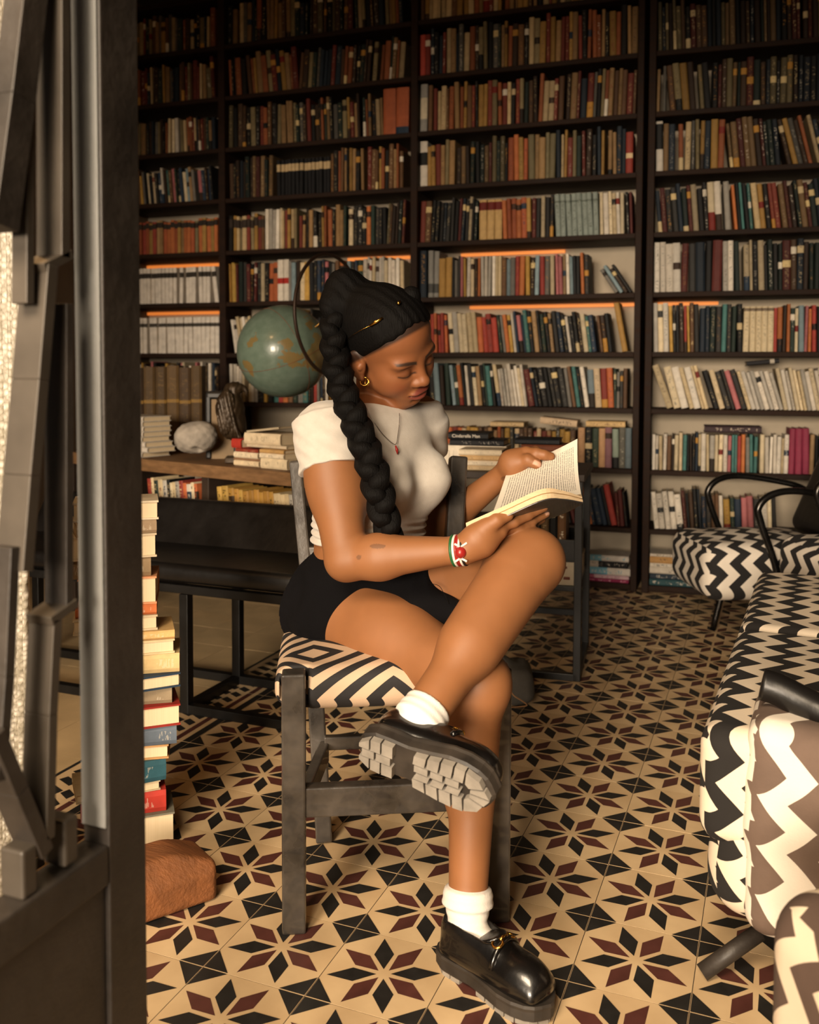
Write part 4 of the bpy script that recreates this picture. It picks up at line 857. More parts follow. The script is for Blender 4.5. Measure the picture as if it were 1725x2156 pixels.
# two-seat sofa running away from the viewer
A0, A1 = at_z(1484, 1560, .46), at_z(1604, 1212, .46)
se = unit(V3(*(A1-A0)[:2], 0)); sn = np.array([se[1], -se[0], 0])
so = thing('low_sofa', 'low two-seat zigzag sofa along the right side, brightly lit front end toward the viewer', 'sofa', A0+se*.5+sn*.28)
so.location.z = 0
LS = float(np.linalg.norm((A1-A0)[:2])); m_zigC = zig('zigzag_dark', 'D6C6B0', '14110F', 'y', .078, .083, .022)
for k in range(2):
    l0, l1 = LS*k/2, LS*(k+1)/2
    cushion('seat_cushion', so, A0+se*(l0+l1)/2+sn*.29+V3(0, 0, -.075), se, -sn, ((l1-l0)/2-.001, .30, .095), .035, m_zigC, .008, vox=.006)
bs_ = S(); Ms = np.stack([se, -sn, V3(0, 0, 1)], 1)
s = S(); s.box((0, 0, 0), (LS/2-.005, .285, .15), .06); Vx, Qx = s.mesh(.006, lambda P: np.sin(P[..., 2]*34+P[..., 0]*20)*.004); o = fast_mesh('base', Vx, Qx, m_zigC, so, world=False); o.matrix_local = Matrix.Translation(-so.location) @ frame(se, -sn, (0, 0, 1), A0+se*(LS/2)+sn*.29+V3(0, 0, -.15))
# end panel in black and white cloth, the black painted brown as directly lit
m_zigD = zig('zigzag_black_lit_end', 'DED4C6', '5A4A40', 'y', .088, .082, .021)
def wr(P): return np.sin(P[..., 2]*30+P[..., 1]*18)*.003+np.sin(P[..., 2]*80+2*np.sin(P[..., 1]*24))*.0012
s = S(); s.box((0, 0, 0), (.11, .24, .17), .042); Vx, Qx = s.mesh(.005, wr); o = fast_mesh('end_cushion', Vx, Qx, m_zigD, so, world=False); o.matrix_local = Matrix.Translation(-so.location) @ frame(se, -sn, (0, 0, 1), A0+se*.085+sn*.30+V3(0, 0, -.12))
bk_ = S(); bk_.box(A0+se*(LS/2+.12)+sn*.62+V3(0, 0, .08), (LS/2-.12, .06, .26), .05, Ms); Vx, Qx = bk_.mesh(.01); fast_mesh('backrest', Vx, Qx, m_vinyl, so)
pl = at_z(1478, 2062); pt_ = at(1600, 1962, 1.58)
for d_ in (0, LS-.1):
    tube('leg', [pl+se*d_+V3(0, 0, .012), pt_+se*d_], .0145, m_iron, so, 10)
    tube('leg', [pl+se*d_+sn*.46+V3(0, 0, .012), pt_+se*d_+sn*.3], .0145, m_iron, so, 10)
ar = spline([at(1604, 1440, 1.47), at(1640, 1452, 1.46), at(1690, 1478, 1.44), at(1760, 1510, 1.41), at(1840, 1540, 1.40)], 5)
tube('armrest', ar, .026, m_vinyl, so, 12); tube('armrest_support', [ar[-2], ar[-2]-UP*.3], .014, m_steel, so, 8)
# nearest armchair cut off by the frame
m_zigE = zig('zigzag_black_lit_near', 'D8C6AE', '4A3A31', 'x', .088, .083, .022)  # black stripes browned, direct light put into their colour
fE = unit((-RT*.985-FW*.17)*V3(1, 1, 0)); pE = at_z(1592, 1822, .45); sE = np.array([-fE[1], fE[0], 0]); sE = sE if sE@FW < 0 else -sE
armchair(pE+sE*.25, fE, .44, .5, .5, 'nearest zigzag armchair seat cut off at the lower right corner', m_zigE, .22, arms=(1,))

# ------------------------------------------------------------------ floor-standing stack of books behind the door, and the wooden block
GS = 'books stacked on the floor behind the door'
SB0 = at_z(318, 1775); sbe = unit(RT*.93+FW*.36); sbe[2] = 0; sbe = unit(sbe); sbn = np.array([-sbe[1], sbe[0], 0])
zc = .001
yt = [1762, 1700, 1655, 1635, 1590, 1560, 1520, 1475, 1440, 1410, 1370, 1340, 1322, 1290, 1268, 1210, 1170, 1120, 1092, 1052]
xr = [368, 350, 338, 350, 355, 372, 380, 362, 380, 378, 368, 368, 332, 330, 330, 318, 330, 330, 334, 312]
cl = ['6E6A5C', 'A8352A', 'B9A88A', '2F5560', 'B48A5A', '5A6470', '8C2A22', '8A7A62', '27384A', 'C2A878', 'D0B890', 'C9A46C', 'C2B294', 'B8663A', 'C88A62', '8A7458', 'C6B498', '9A846A', 'CFC0A6', 'B4986E']
nmz = ['grey-green', 'red-edged', 'pale tan', 'teal', 'ochre', 'slate blue', 'dark red', 'khaki', 'navy', 'sand', 'cream', 'tan', 'beige', 'rust', 'peach', 'brown', 'ivory', 'taupe', 'pale cream', 'buff']
for k in range(len(yt)-1):
    zt_ = CAM[2]-(yt[k+1]-781.7)*2.02/FPX; w_ = max(.008, zt_-zc-.0006); right = at(xr[k], (yt[k]+yt[k+1])/2, 2.0); yaw = random.uniform(-.16, .12)
    e = sbe*math.cos(yaw)+sbn*math.sin(yaw); nn = -sbe*math.sin(yaw)+sbn*math.cos(yaw); L = random.uniform(.15, .18)
    M = np.eye(4); M[:3, 0] = V3(0, 0, -1); M[:3, 2] = e; M[:3, 1] = nn; base = V3(right[0], right[1], 0)-e*L; M[:3, 3] = V3(base[0], base[1], zc+w_)
    if k % 2 == 0:
        M[:3, 1] = -nn; M[:3, 3] += nn*.12; M[:3, 0] = V3(0, 0, 1); M[:3, 3] -= V3(0, 0, w_)
    b = make_book(M, w_, L, .12, np.array(lin(cl[k])[:3]), np.array(lin('D8CDB8')[:3]), (2, 2, random.random()), .3, .004)
    put_book(b, '%s book, %s from the floor in the tall stack behind the door' % (nmz[k], ordn(k+1)), GS); zc += w_+.0006
m_block = mat('raw_brown_wood', '7A4A26', .7, var=.35, scale=5, stretch=(1, 6, 6), bump=.3, bscale=25)
W1 = at_z(352, 1935); wb = S(); Mw = np.stack([unit(RT*.8+FW*.6), unit(FW*.8-RT*.6), UP], 1); wb.box((0, 0, .05), (.12, .06, .05), .012, Mw); wb.cut(W1*0+V3(0, 0, .1)+Mw[:, 0]*.05, unit(UP+Mw[:, 0]*.35), .006); wb.cut(V3(0, 0, .07)+Mw[:, 1]*-.05, unit(UP*.8-Mw[:, 1]), .006)
wb.cut((0, 0, .001), (0, 0, -1)); Vx, Qx = wb.mesh(.004); o = fast_mesh('wooden_block', Vx, Qx, m_block, None); o.location = (float(W1[0]-.06), float(W1[1]+.02), 0); tag(o, 'rough brown wooden block on the tiles beside the door edge', 'block')
# paper scrap by the knee
V = [at_z(1112, 1296), at_z(1150, 1298), at_z(1152, 1304), at_z(1114, 1302)]; V = [v+V3(0, 0, .002) for v in V]; V += [v+V3(0, 0, .0012) for v in V]
o = mesh_obj('paper_slip', [v-V[0] for v in V], [(3, 2, 1, 0), (4, 5, 6, 7), (0, 1, 5, 4), (1, 2, 6, 5), (2, 3, 7, 6), (3, 0, 4, 7)], m_page); o.location = V[0]; tag(o, 'small white paper slip lying on the far floor tiles', 'paper')

# ------------------------------------------------------------------ the seated woman
m_skin = NT('skin'); a_ = m_skin.n('ShaderNodeAttribute'); a_.attribute_name = 'Col'
nz = m_skin.noise(26, m_skin.coord(), 4); sc_ = m_skin.n('ShaderNodeVectorMath', operation='SCALE'); m_skin.l(a_.outputs['Color'], sc_.inputs[0]); m_skin.l(m_skin.math('MULTIPLY_ADD', nz, .24, .88), sc_.inputs['Scale'])
m_skin.set(**{'Base Color': sc_.outputs[0], 'Roughness': .56, 'Subsurface Weight': .06, 'Subsurface Radius': (.6, .25, .12), 'Subsurface Scale': .012}); m_skin.bump(m_skin.noise(700, m_skin.coord(), 2), .05, .001); m_skin = m_skin.m
m_shirt = NT('ribbed_cotton'); m_shirt.set(**{'Base Color': m_shirt.mix(m_shirt.noise(60, m_shirt.coord(), 3), lin('B4ACA2'), lin('C8C1B8')), 'Roughness': .85, 'Sheen Weight': .2}); m_shirt.bump(m_shirt.noise(420, m_shirt.coord(), 2), .2, .002); m_shirt = m_shirt.m
m_skirt = mat('black_cloth', '080709', .9, var=.2, scale=40, bump=.15, bscale=260); m_skirt.node_tree.nodes['Principled BSDF'].inputs['Specular IOR Level'].default_value = .12
m_hair = NT('black_hair'); mp = m_hair.n('ShaderNodeMapping'); mp.inputs['Scale'].default_value = (60, 60, 8); m_hair.l(m_hair.coord(), mp.inputs[0]); hn = m_hair.noise(6, mp.outputs[0], 4)
m_hair.set(**{'Base Color': m_hair.mix(hn, lin('030202'), lin('0A0807')), 'Roughness': .7, 'Specular IOR Level': .12}); m_hair.bump(hn, .5, .004); m_hair = m_hair.m
m_sock = NT('white_sock'); m_sock.set(**{'Base Color': lin('DCD6CE'), 'Roughness': .9}); m_sock.bump(m_sock.noise(500, m_sock.coord(), 2), .3, .002); m_sock = m_sock.m
m_leather = mat('black_polished_leather', '0E0C0B', .25, var=.4, scale=14, bump=.05, bscale=60, coat=.3)
m_sole = mat('scuffed_rubber', '221D19', .6, var=.4, scale=20, col2='3A322A')
m_lug = mat('dusty_tread', '857E74', .8, var=.25, scale=35)
m_gold = mat('gold_metal', 'D6A24A', .22, metal=1.0, var=.1)
m_silver = mat('silver_metal', 'B8B4AC', .25, metal=1.0, var=.1)

hipR, hipL = at(726, 1292, 1.96), at(814, 1266, 2.04)
kneR, ankR = at(1003, 1438, 1.665), at(985, 1900, 1.60)
kneL, ankL = at(1116, 1182, 1.755), at(880, 1522, 1.505)
shR, shL = at(690, 915, 1.85), at(880, 890, 2.07)
elR, wrR = at(730, 1178, 1.77), at(975, 1158, 1.70)
elL, wrL = at(912, 1120, 2.20), at(1072, 990, 2.07)
nkB = at(792, 872, 1.97)
aS = unit([.279, .96, 0]); aF = unit([.96, -.279, 0]); aU = V3(0, 0, 1); MT = np.stack([aS, aF, aU], 1)
HO, HS = V3(.060, .341, 1.094), 1.02
def head_rot(az=-.288, pt=.437, rl=.485):
    fw = V3(math.cos(az), math.sin(az), 0); rt = V3(math.sin(az), -math.cos(az), 0); f2 = fw*math.cos(pt)-aU*math.sin(pt); u2 = aU*math.cos(pt)+fw*math.sin(pt)
    return np.stack([rt*math.cos(rl)-u2*math.sin(rl), f2, u2*math.cos(rl)+rt*math.sin(rl)], 1)
MH = head_rot()
def hl(x, y, z): return HO+HS*(MH@V3(x, y, z))

def torso(s, g=0.0, arms=True):
    s.ell(at(768, 1278, 2.0), (.165+g, .132+g, .115+g), MT, .05)
    s.ell(at(776, 1140, 1.985), (.130+g, .104+g, .15+g), MT, .06)
    s.ell(at(788, 1010, 1.965), (.135+g, .104+g, .14+g), MT, .05)
    s.ell(at(790, 935, 1.955), (.142+g, .082+g, .085+g), MT, .04)
    s.cap(shR, shL, .048+g, .048+g, .05)
    c = at(788, 1012, 1.965)
    s.ell(c-aS*.066+aF*.078+aU*.004, (.056+g, .056+g, .06+g), MT, .03)
    s.ell(c+aS*.068+aF*.078+aU*.004, (.056+g, .056+g, .06+g), MT, .03)
    s.cap(lerp(nkB, shR, .15)+aU*.012, lerp(nkB, shR, .85)+aU*.006, .036+g, .036+g, .04); s.cap(lerp(nkB, shL, .15)+aU*.012, lerp(nkB, shL, .85)+aU*.006, .036+g, .036+g, .04)
    return s
b = S(); torso(b)
b.cap(nkB-aU*.03-aF*.004, hl(0, -.036, -.045), .043, .043, .006)
# arms
b.ell(shR, (.056, .056, .058), None, .03); b.cap(shR, elR, .053, .042, .03)
b.ell(lerp(shR, elR, .42), (.056, .05, .085), np.stack([unit(np.cross(elR-shR, FW)), FW, unit(elR-shR)], 1), .03)
g1 = S(); g1.cap(elR, lerp(elR, wrR, .3), .041, .042, .025); g1.cap(lerp(elR, wrR, .3), wrR, .042, .0235, .02)
b.ell(shL, (.054, .054, .056), None, .03); b.cap(shL, elL, .05, .038, .03); b.cap(elL, lerp(elL, wrL, .3), .038, .037, .02); b.cap(lerp(elL, wrL, .3), wrL, .037, .024, .02)
# legs
b.cap(hipR, kneR, .093, .056, .03); b.ell(lerp(hipR, kneR, .35), (.088, .088, .13), np.stack([unit(np.cross(kneR-hipR, aU)), unit(np.cross(kneR-hipR, np.cross(kneR-hipR, aU))), unit(kneR-hipR)], 1), .04)
b.ell(kneR+aF*.012, (.05, .05, .056), None, .03)
b.cap(kneR, ankR, .05, .033, .02); b.cap(lerp(kneR, ankR, .1)-aF*.018, lerp(kneR, ankR, .5)-aF*.016, .045, .038, .03)
b.cap(hipL, kneL, .092, .056, .03); b.ell(lerp(hipL, kneL, .35), (.085, .085, .13), np.stack([unit(np.cross(kneL-hipL, aU)), unit(np.cross(kneL-hipL, np.cross(kneL-hipL, aU))), unit(kneL-hipL)], 1), .04)
b.ell(kneL+RT*.008, (.053, .053, .053), None, .03)
sd = unit(ankL-kneL); cs = unit(np.cross(sd, FW))
if cs@UP > 0: cs = -cs
g2 = S(); g2.cap(lerp(kneL, hipL, .35), kneL, .0686, .056, .03); g2.ell(kneL+RT*.006, (.053, .053, .053), None, .04); g2.cap(kneL, ankL, .052, .036, .02); g2.cap(lerp(kneL, ankL, .16)-cs*.008, lerp(kneL, ankL, .55)-cs*.004, .054, .048, .05)
b.cap(lerp(kneL, hipL, .12), kneL, .058, .052, .02)
# head
def he(c, r, k=.012, op='u', rot=None):
    M = MH if rot is None else MH@rot
    b.ell(hl(*c), np.array(r)*HS, M, k, op)
def hc(p, q, ra, rb, k=.01, op='u'): b.cap(hl(*p), hl(*q), ra*HS, rb*HS, k, op)
he((0, -.012, .033), (.074, .094, .086), .02); he((0, .022, .05), (.064, .062, .058), .03); he((0, .032, -.03), (.058, .056, .073), .03)
he((.034, .05, -.035), (.03, .032, .034), .025); he((-.034, .05, -.035), (.03, .032, .034), .025)
he((.041, .016, -.055), (.019, .042, .020), .022); he((-.041, .016, -.055), (.019, .042, .020), .022)
he((0, .056, -.096), (.028, .026, .02), .028); he((0, .062, -.07), (.034, .026, .024), .02)
he((.03, .073, .012), (.024, .014, .009), .02); he((-.03, .073, .012), (.024, .014, .009), .02)
he((.031, .094, -.008), (.017, .012, .011), .014, 's'); he((-.031, .094, -.008), (.017, .012, .011), .014, 's')
he((.031, .071, -.011), (.0165, .0165, .0145), .005); he((-.031, .071, -.011), (.0165, .0165, .0145), .005)
hc((0, .082, .004), (0, .098, -.033), .008, .0105, .014); he((0, .101, -.036), (.012, .0105, .010), .008); he((.0135, .091, -.040), (.0085, .010, .008), .007); he((-.0135, .091, -.040), (.0085, .010, .008), .007)
he((.008, .096, -.049), (.0042, .006, .0035), .004, 's'); he((-.008, .096, -.049), (.0042, .006, .0035), .004, 's')
he((.008, .086, -.0655), (.017, .0125, .0062), .006); he((-.008, .086, -.0655), (.017, .0125, .0062), .006); he((0, .0865, -.0775), (.0195, .0125, .0078), .006)
hc((-.024, .085, -.0712), (.024, .085, -.0712), .0012, .0012, .004, 's'); hc((-.015, .097, -.0712), (.015, .097, -.0712), .0018, .0018, .004, 's')
he((0, .086, -.089), (.016, .008, .005), .008, 's')
for sx in (1, -1):
    tl = np.array([[math.cos(.32*sx), -math.sin(.32*sx), 0], [math.sin(.32*sx), math.cos(.32*sx), 0], [0, 0, 1]])
    he((.079*sx, -.012, -.012), (.009, .021, .033), .006, 'u', tl); he((.088*sx, -.007, -.008), (.007, .013, .022), .005, 's', tl); he((.081*sx, .0, -.012), (.006, .006, .008), .004); he((.077*sx, -.003, -.041), (.007, .009, .009), .006)
# hands
def finger(pts, r0, r1, k=.006, b=b):
    n = len(pts)-1
    for i in range(n): b.cap(pts[i], pts[i+1], r0+(r1-r0)*i/n, r0+(r1-r0)*(i+1)/n, k)
HR = {}
g1.cap(wrR, at(1012, 1140, 1.70), .024, .027, .02); g1.cap(at(1012, 1140, 1.70), at(1046, 1116, 1.708), .026, .021, .02); g1.cap(at(1010, 1143, 1.735), at(1056, 1128, 1.755), .022, .018, .02); g1.cap(at(1000, 1130, 1.69), at(1026, 1108, 1.688), .020, .0155, .02)
HR['thumb'] = [at(1022, 1112, 1.685), at(1046, 1096, 1.682), at(1070, 1085, 1.69)]; finger(HR['thumb'], .0145, .0105, b=g1)
HR['index'] = [at(1046, 1112, 1.705), at(1082, 1099, 1.715), at(1112, 1085, 1.728), at(1146, 1069, 1.74)]; finger(HR['index'], .0115, .0074, b=g1)
HR['middle'] = [at(1054, 1118, 1.73), at(1090, 1108, 1.745), at(1120, 1097, 1.76), at(1150, 1082, 1.775)]; finger(HR['middle'], .0115, .0076, b=g1)
HR['ring'] = [at(1056, 1124, 1.752), at(1090, 1117, 1.775), at(1116, 1107, 1.795), at(1141, 1094, 1.81)]; finger(HR['ring'], .011, .0076, b=g1)
HR['little'] = [at(1052, 1130, 1.77), at(1080, 1125, 1.795), at(1102, 1117, 1.815), at(1120, 1107, 1.83)]; finger(HR['little'], .0098, .0068, b=g1)
HL_ = {}
b.cap(wrL, at(1082, 976, 2.05), .024, .026, .02); b.cap(at(1078, 972, 2.05), at(1108, 958, 2.045), .026, .019, .02); b.cap(at(1084, 984, 2.045), at(1094, 975, 2.035), .022, .018, .02)
HL_['thumb'] = [at(1090, 975, 2.032), at(1112, 969, 2.018), at(1130, 977, 2.012)]; finger(HL_['thumb'], .0155, .0115)
HL_['index'] = [at(1110, 954, 2.04), at(1130, 955, 2.025), at(1146, 958, 2.02), at(1160, 961, 2.022)]; finger(HL_['index'], .0135, .0095)
for nm, dx, dy, dd in (('middle', 0, -2, .03), ('ring', -3, 2, .055), ('little', -8, 8, .08)):
    HL_[nm] = [at(1106+dx, 956+dy, 2.055+dd*.7), at(1128+dx, 952+dy, 2.085+dd), at(1144+dx, 958+dy, 2.11+dd), at(1150+dx, 968+dy, 2.12+dd)]; finger(HL_[nm], .012, .009)
# feet inside the shoes
KS = .90
toeL = unit(RT*.90-UP*.20-FW*.39); upL = unit(RT*.30+UP*.36+FW*.88); upL = unit(upL-toeL*(upL@toeL)); sdL = np.cross(upL, toeL)
cL = at(892, 1632, 1.415)-toeL*.13*KS; ML = np.stack([toeL, sdL, upL], 1)
hR_, tR_ = at_z(934, 2022), at_z(1122, 2134); toeR = unit(tR_-hR_); ML_R = np.stack([toeR, np.cross(aU, toeR), aU], 1); cR = hR_.copy()
def shp(c, M, x, y, z): return c+KS*(M@V3(x, y, z))
for c, M, an in ((cL, ML, ankL), (cR, ML_R, ankR)):
    b.cap(an, shp(c, M, .065, 0, .08), .033, .022, .015); b.cap(shp(c, M, .065, 0, .07), shp(c, M, .17, 0, .06), .020, .018, .015)
b.sub(g1, .010); b.sub(g2, .006)
VOX = .0021
Vb, Qb = b.mesh(VOX)
# skin colour: lips, brows, lashes, nails
SK = np.array(lin('8A5A36')[:3]); colr = np.tile(SK, (len(Vb), 1))
q = (Vb-HO)@MH/HS; near = np.linalg.norm(q, axis=1) < .17
def tint(mask, c, f=1.0):
    f = f*np.ones(len(Vb)) if np.isscalar(f) else f
    colr[mask] = colr[mask]*(1-f[mask, None])+np.array(lin(c)[:3])*f[mask, None]
x, y, z = q.T
def soft(v, w=.0012): return np.clip(.5-v/(2*w), 0, 1)          # 1 inside (v < 0), fading over about 2w
tint(near & (y > -.06) & (z > -.13), '7A4526', .55)
lipd = (np.sqrt((x/.0255)**2+((z+.0715)/.0148)**2)-1)*.015; ON = near & (y > .05)
tint(near & (y > .078), '6A2C25', soft(lipd)*.85)
tint(near & (y > .078) & (np.abs(x) < .024), '220E0C', soft(np.abs(z+.0712)-.0006, .0012)*.85)
for sx in (1, -1):
    xx = x*sx-.033; zb = .0165+.004*np.clip(xx/.022, -1, 1)-7*xx**2
    tint(ON, '140C08', soft(np.maximum(np.abs(xx)-.021, np.abs(z-zb)-(.0042-.0022*np.clip(xx/.022, 0, 1))), .0013)*.9)
    xe = x*sx-.031; zl = -.0165+10*xe**2
    tint(ON, '0A0504', soft(np.maximum(np.abs(xe)-.0185, np.abs(z-zl)-.0017), .0013)*.97)
    tint(ON, '54290F', soft(np.sqrt((xe/.017)**2+((z+.006)/.011)**2)*.012-.012, .004)*.5)
    tint(ON, '8A4028', soft(np.sqrt((x*sx-.046)**2+(z+.042)**2)-.014, .012)*.35)
tint(near & (y > .085) & (z < -.045), '3E1E12', soft(np.sqrt(x**2+(z+.048)**2)-.008, .002)*.5)
hln = .66*(y-.08)-.75*(z-.085)
tint(near & (y > -.08), '140D0A', np.clip((.010-hln)/.006, 0, 1)*.9)
def nail(pts, back, c='CFA088', L=.012):
    tip = pts[-1]; d = unit(tip-pts[-2]); u = unit(back-d*(back@d)); P = Vb-tip
    t = P@d; h = P@u; w = np.linalg.norm(P-np.outer(t, d)-np.outer(h, u), axis=1); tint((t > -.02) & (h > .001) & (w < .012), c, soft(np.maximum(np.maximum(w-.0052, -.006-t), t-.012), .001)*.85)
nail(HR['thumb'], UP*.6-FW*.7); nail(HR['index'], UP*.7-FW*.6); nail(HR['middle'], UP*.5-FW*.8); nail(HL_['thumb'], -FW+UP*.2)
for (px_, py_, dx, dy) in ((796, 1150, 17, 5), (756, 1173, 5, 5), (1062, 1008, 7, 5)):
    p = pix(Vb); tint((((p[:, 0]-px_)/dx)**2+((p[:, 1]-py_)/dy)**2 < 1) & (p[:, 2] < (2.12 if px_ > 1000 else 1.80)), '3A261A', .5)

woman = thing('person', 'seated woman in white T-shirt and black skirt reading a paperback, legs crossed', 'person', (float(hipR[0]), float(hipR[1]), .46))
fast_mesh('body', Vb, Qb, m_skin, woman, col=colr)

def flat_tube(s, a, b_, ra, rb, k=.004, op='u'):
    a = np.asarray(a, float); b_ = np.asarray(b_, float); L = np.linalg.norm(b_-a); u = (b_-a)/L
    def f(P):
        qq = P-a.astype(P.dtype); t = dot3(qq, u); rr = len3(qq-t[..., None]*u.astype(P.dtype))
        return np.maximum(np.maximum(rr-(ra+(rb-ra)*np.clip(t/L, 0, 1)), t-L), -t)
    R = max(ra, rb); s.p.append((f, k, op, np.minimum(a, b_)-R, np.maximum(a, b_)+R)); return s
# T-shirt
s = S(); torso(s, .006)
s.ell(shR, (.064, .064, .066), None, .03); s.ell(shL, (.058, .058, .060), None, .04)
s.cap(nkB+aU*.004+aF*.006, nkB+aU*.2, .062, .062, .006, 's')
s.cut(at(780, 1132, 1.97), unit(-aU+aF*.04)); s.cut(at(790, 862, 1.97)+aU*.022, aU+aF*.1, .008)
flat_tube(s, lerp(shR, elR, -.12), lerp(shR, elR, .29), .066, .0675, .012); flat_tube(s, lerp(shL, elL, .02), lerp(shL, elL, .27), .057, .06, .03)
hem = at(780, 1132, 1.97)[2]
def shirt_folds(P):
    zz = P[..., 2]; m_ = np.clip((hem+.05-zz)/.02, 0, 1); f = dot3(P-at(780, 1000, 1.97).astype(np.float32), aS)
    w1 = np.sin((zz-hem)*2*np.pi/.0155+2*np.sin(f*16))*.0032*m_
    g = dot3(P, unit(RT*.5+UP*.85)); ar = np.clip(1-len3(P-lerp(shR, elR, .12).astype(np.float32))/.11, 0, 1)
    g2 = dot3(P, unit(RT*-.35+UP*.9))
    return w1+np.sin(g*260+3*np.sin(f*20))*.0028*ar+np.sin(g2*120+2*np.sin(f*14))*.0013
Vs, Qs = s.mesh(.0025, shirt_folds); fast_mesh('t_shirt', Vs, Qs, m_shirt, woman)
# rib collar
ring = []
for k in range(40):
    a = 2*math.pi*k/40; dr = aS*math.cos(a)+aF*math.sin(a); ring.append(nkB+dr*.064+aU*(-.002-.020*math.sin(a)+.010*abs(math.cos(a)))+aF*.006)
tube('collar', ring, .0055, m_shirt, woman, 8, True)
# skirt
s = S(); s.ell(at(768, 1278, 2.0), (.174, .141, .124), MT, .03); s.ell(at(772, 1205, 1.99), (.146, .118, .10), MT, .04)
flat_tube(s, lerp(hipR, kneR, -.22), lerp(hipR, kneR, .07), .108, .106, .02); flat_tube(s, lerp(hipL, kneL, -.1), lerp(hipL, kneL, .53), .104, .086, .02)
flat_tube(s, lerp(hipR, hipL, .45), lerp(lerp(hipR, kneR, .40), lerp(hipL, kneL, .54), .62), .09, .072, .03)
s.cap(at(828, 1246, 1.90), at(957, 1292, 1.79), .062, .026, .03)
s.cut(at(772, 1150, 1.98), unit(aU-aF*.0))
s.cut((0, 0, .462), (0, 0, -1), .02)
def skirt_folds(P): return np.sin(dot3(P, aF)*90+np.sin(P[..., 2]*40)*2)*.0012
Vk, Qk = s.mesh(.003, skirt_folds); fast_mesh('skirt', Vk, Qk, m_skirt, woman)

# ------------------------------------------------------------------ hair, braid, jewellery
s = S()
s.ell(hl(0, -.014, .037), np.array((.081, .102, .092))*HS, MH, .02); s.ell(hl(0, .02, .052), np.array((.071, .068, .065))*HS, MH, .02)
s.cut(hl(0, .080, .079), MH@V3(0, .66, -.75), .012)
s.ell(hl(.0, .085, .055), np.array((.03, .05, .03))*HS, MH, .02, 's')
s.cap(at(752, 632, 1.90), at(728, 606, 1.90), .036, .036, .03); s.cap(at(728, 606, 1.90), at(706, 640, 1.885), .036, .034, .02)
def hair_disp(P):
    qq = P-HO.astype(np.float32); qq = np.stack([dot3(qq, MH[:, i]) for i in range(3)], -1); return np.sin(qq[..., 0]*330+12*qq[..., 1])*.0007+np.sin(qq[..., 1]*70+qq[..., 0]*60)*.0008
Vh, Qh = s.mesh(.0025, hair_disp); fast_mesh('hair', Vh, Qh, m_hair, woman)
s = S(); kb = at(866, 627, 1.85)
s.ell(kb+UP*.004, (.020, .019, .020), None, .006); s.ell(at(853, 632, 1.85), (.018, .015, .017), None, .006); s.ell(at(876, 640, 1.85), (.011, .012, .013), None, .006); s.ell(at(849, 648, 1.85), (.02, .016, .012), None, .01)
Vh, Qh = s.mesh(.002); fast_mesh('hair_knot', Vh, Qh, m_hair, woman)
path = spline([at(728, 596, 1.90), at(705, 622, 1.885), at(702, 690, 1.865), at(708, 760, 1.85), at(722, 820, 1.825), at(745, 880, 1.79), at(768, 940, 1.765), at(788, 1000, 1.745), at(803, 1060, 1.745), at(816, 1110, 1.755), at(826, 1150, 1.765)], 14)
BR = []; P_ = np.array(path); N_ = len(P_); Vv = []; Ff = []
T_ = np.gradient(P_, axis=0); T_ /= np.linalg.norm(T_, axis=1)[:, None]
LEN = np.concatenate([[0], np.cumsum(np.linalg.norm(np.diff(P_, axis=0), axis=1))])
for st in range(3):
    for i in range(N_):
        sx = np.cross(T_[i], FW); sx /= np.linalg.norm(sx); sy = np.cross(sx, T_[i]); th = LEN[i]*2*math.pi/.135+st*2*math.pi/3
        tap = .80+.28*math.sin(min(1, LEN[i]/.25)*math.pi/2)-.16*max(0, (LEN[i]-.45)/.15)
        c0 = P_[i]+sx*(.0095*tap*math.sin(th))+sy*(.010*tap*math.sin(2*th))
        for k in range(12):
            a = 2*math.pi*k/12; Vv.append(c0+(sx*math.cos(a)*.0200+sy*math.sin(a)*.0160)*tap*(1+.05*math.sin(5*a+LEN[i]*120)))
    o0 = st*N_*12
    for i in range(N_-1):
        for k in range(12): Ff.append((o0+i*12+k, o0+(i+1)*12+k, o0+(i+1)*12+(k+1) % 12, o0+i*12+(k+1) % 12))
    Ff.append(tuple(o0+(N_-1)*12+k for k in range(12)))
mesh_obj('braid', Vv, Ff, m_hair, woman, True)
# thin flyaway end of the braid on the lap
tube('loose_strand', spline([at(905, 1228, 1.80), at(925, 1234, 1.79), at(936, 1252, 1.78), at(946, 1272, 1.775)], 6), .0006, m_hair, woman, 5)
def loop(name, c, r, w_, M, mm, par, n=20, frac=1.0):
    pts = [c+r*(M[:, 0]*math.cos(2*math.pi*k/n*frac)+M[:, 1]*math.sin(2*math.pi*k/n*frac)) for k in range(n)]
    return tube(name, pts, w_, mm, par, 6, frac >= .999)
MV = np.stack([RT, UP, FW], 1); MS = np.stack([unit(RT*.5-FW*.8), UP, unit(RT*.8+FW*.5)], 1)
e0 = hl(.084, -.004, -.05)
loop('earring', at(767, 803, pix(e0)[2]-.004), .0085, .0011, MV, m_gold, woman); loop('earring', at(773, 805, pix(e0)[2]-.006), .0085, .0011, MS, m_gold, woman); loop('earring', at(758, 792, pix(e0)[2]-.004), .004, .0009, MS, m_gold, woman)
def on_head(px_, py_, lift=.0):
    best = None
    r = unit(FW + RT*(px_-CX)/FPX - UP*(py_-CY)/FPX); d0 = (Vh0-CAM); t = d0@r; dist = np.linalg.norm(d0-np.outer(t, r), axis=1); c = np.where(dist < .006)[0]
    if len(c) == 0: return at(px_, py_, 1.82)
    i = c[np.argmin(t[c])]; return CAM+r*(t[i]-lift)
Vh0 = np.array([v.co for v in bpy.data.objects['hair'].data.vertices])
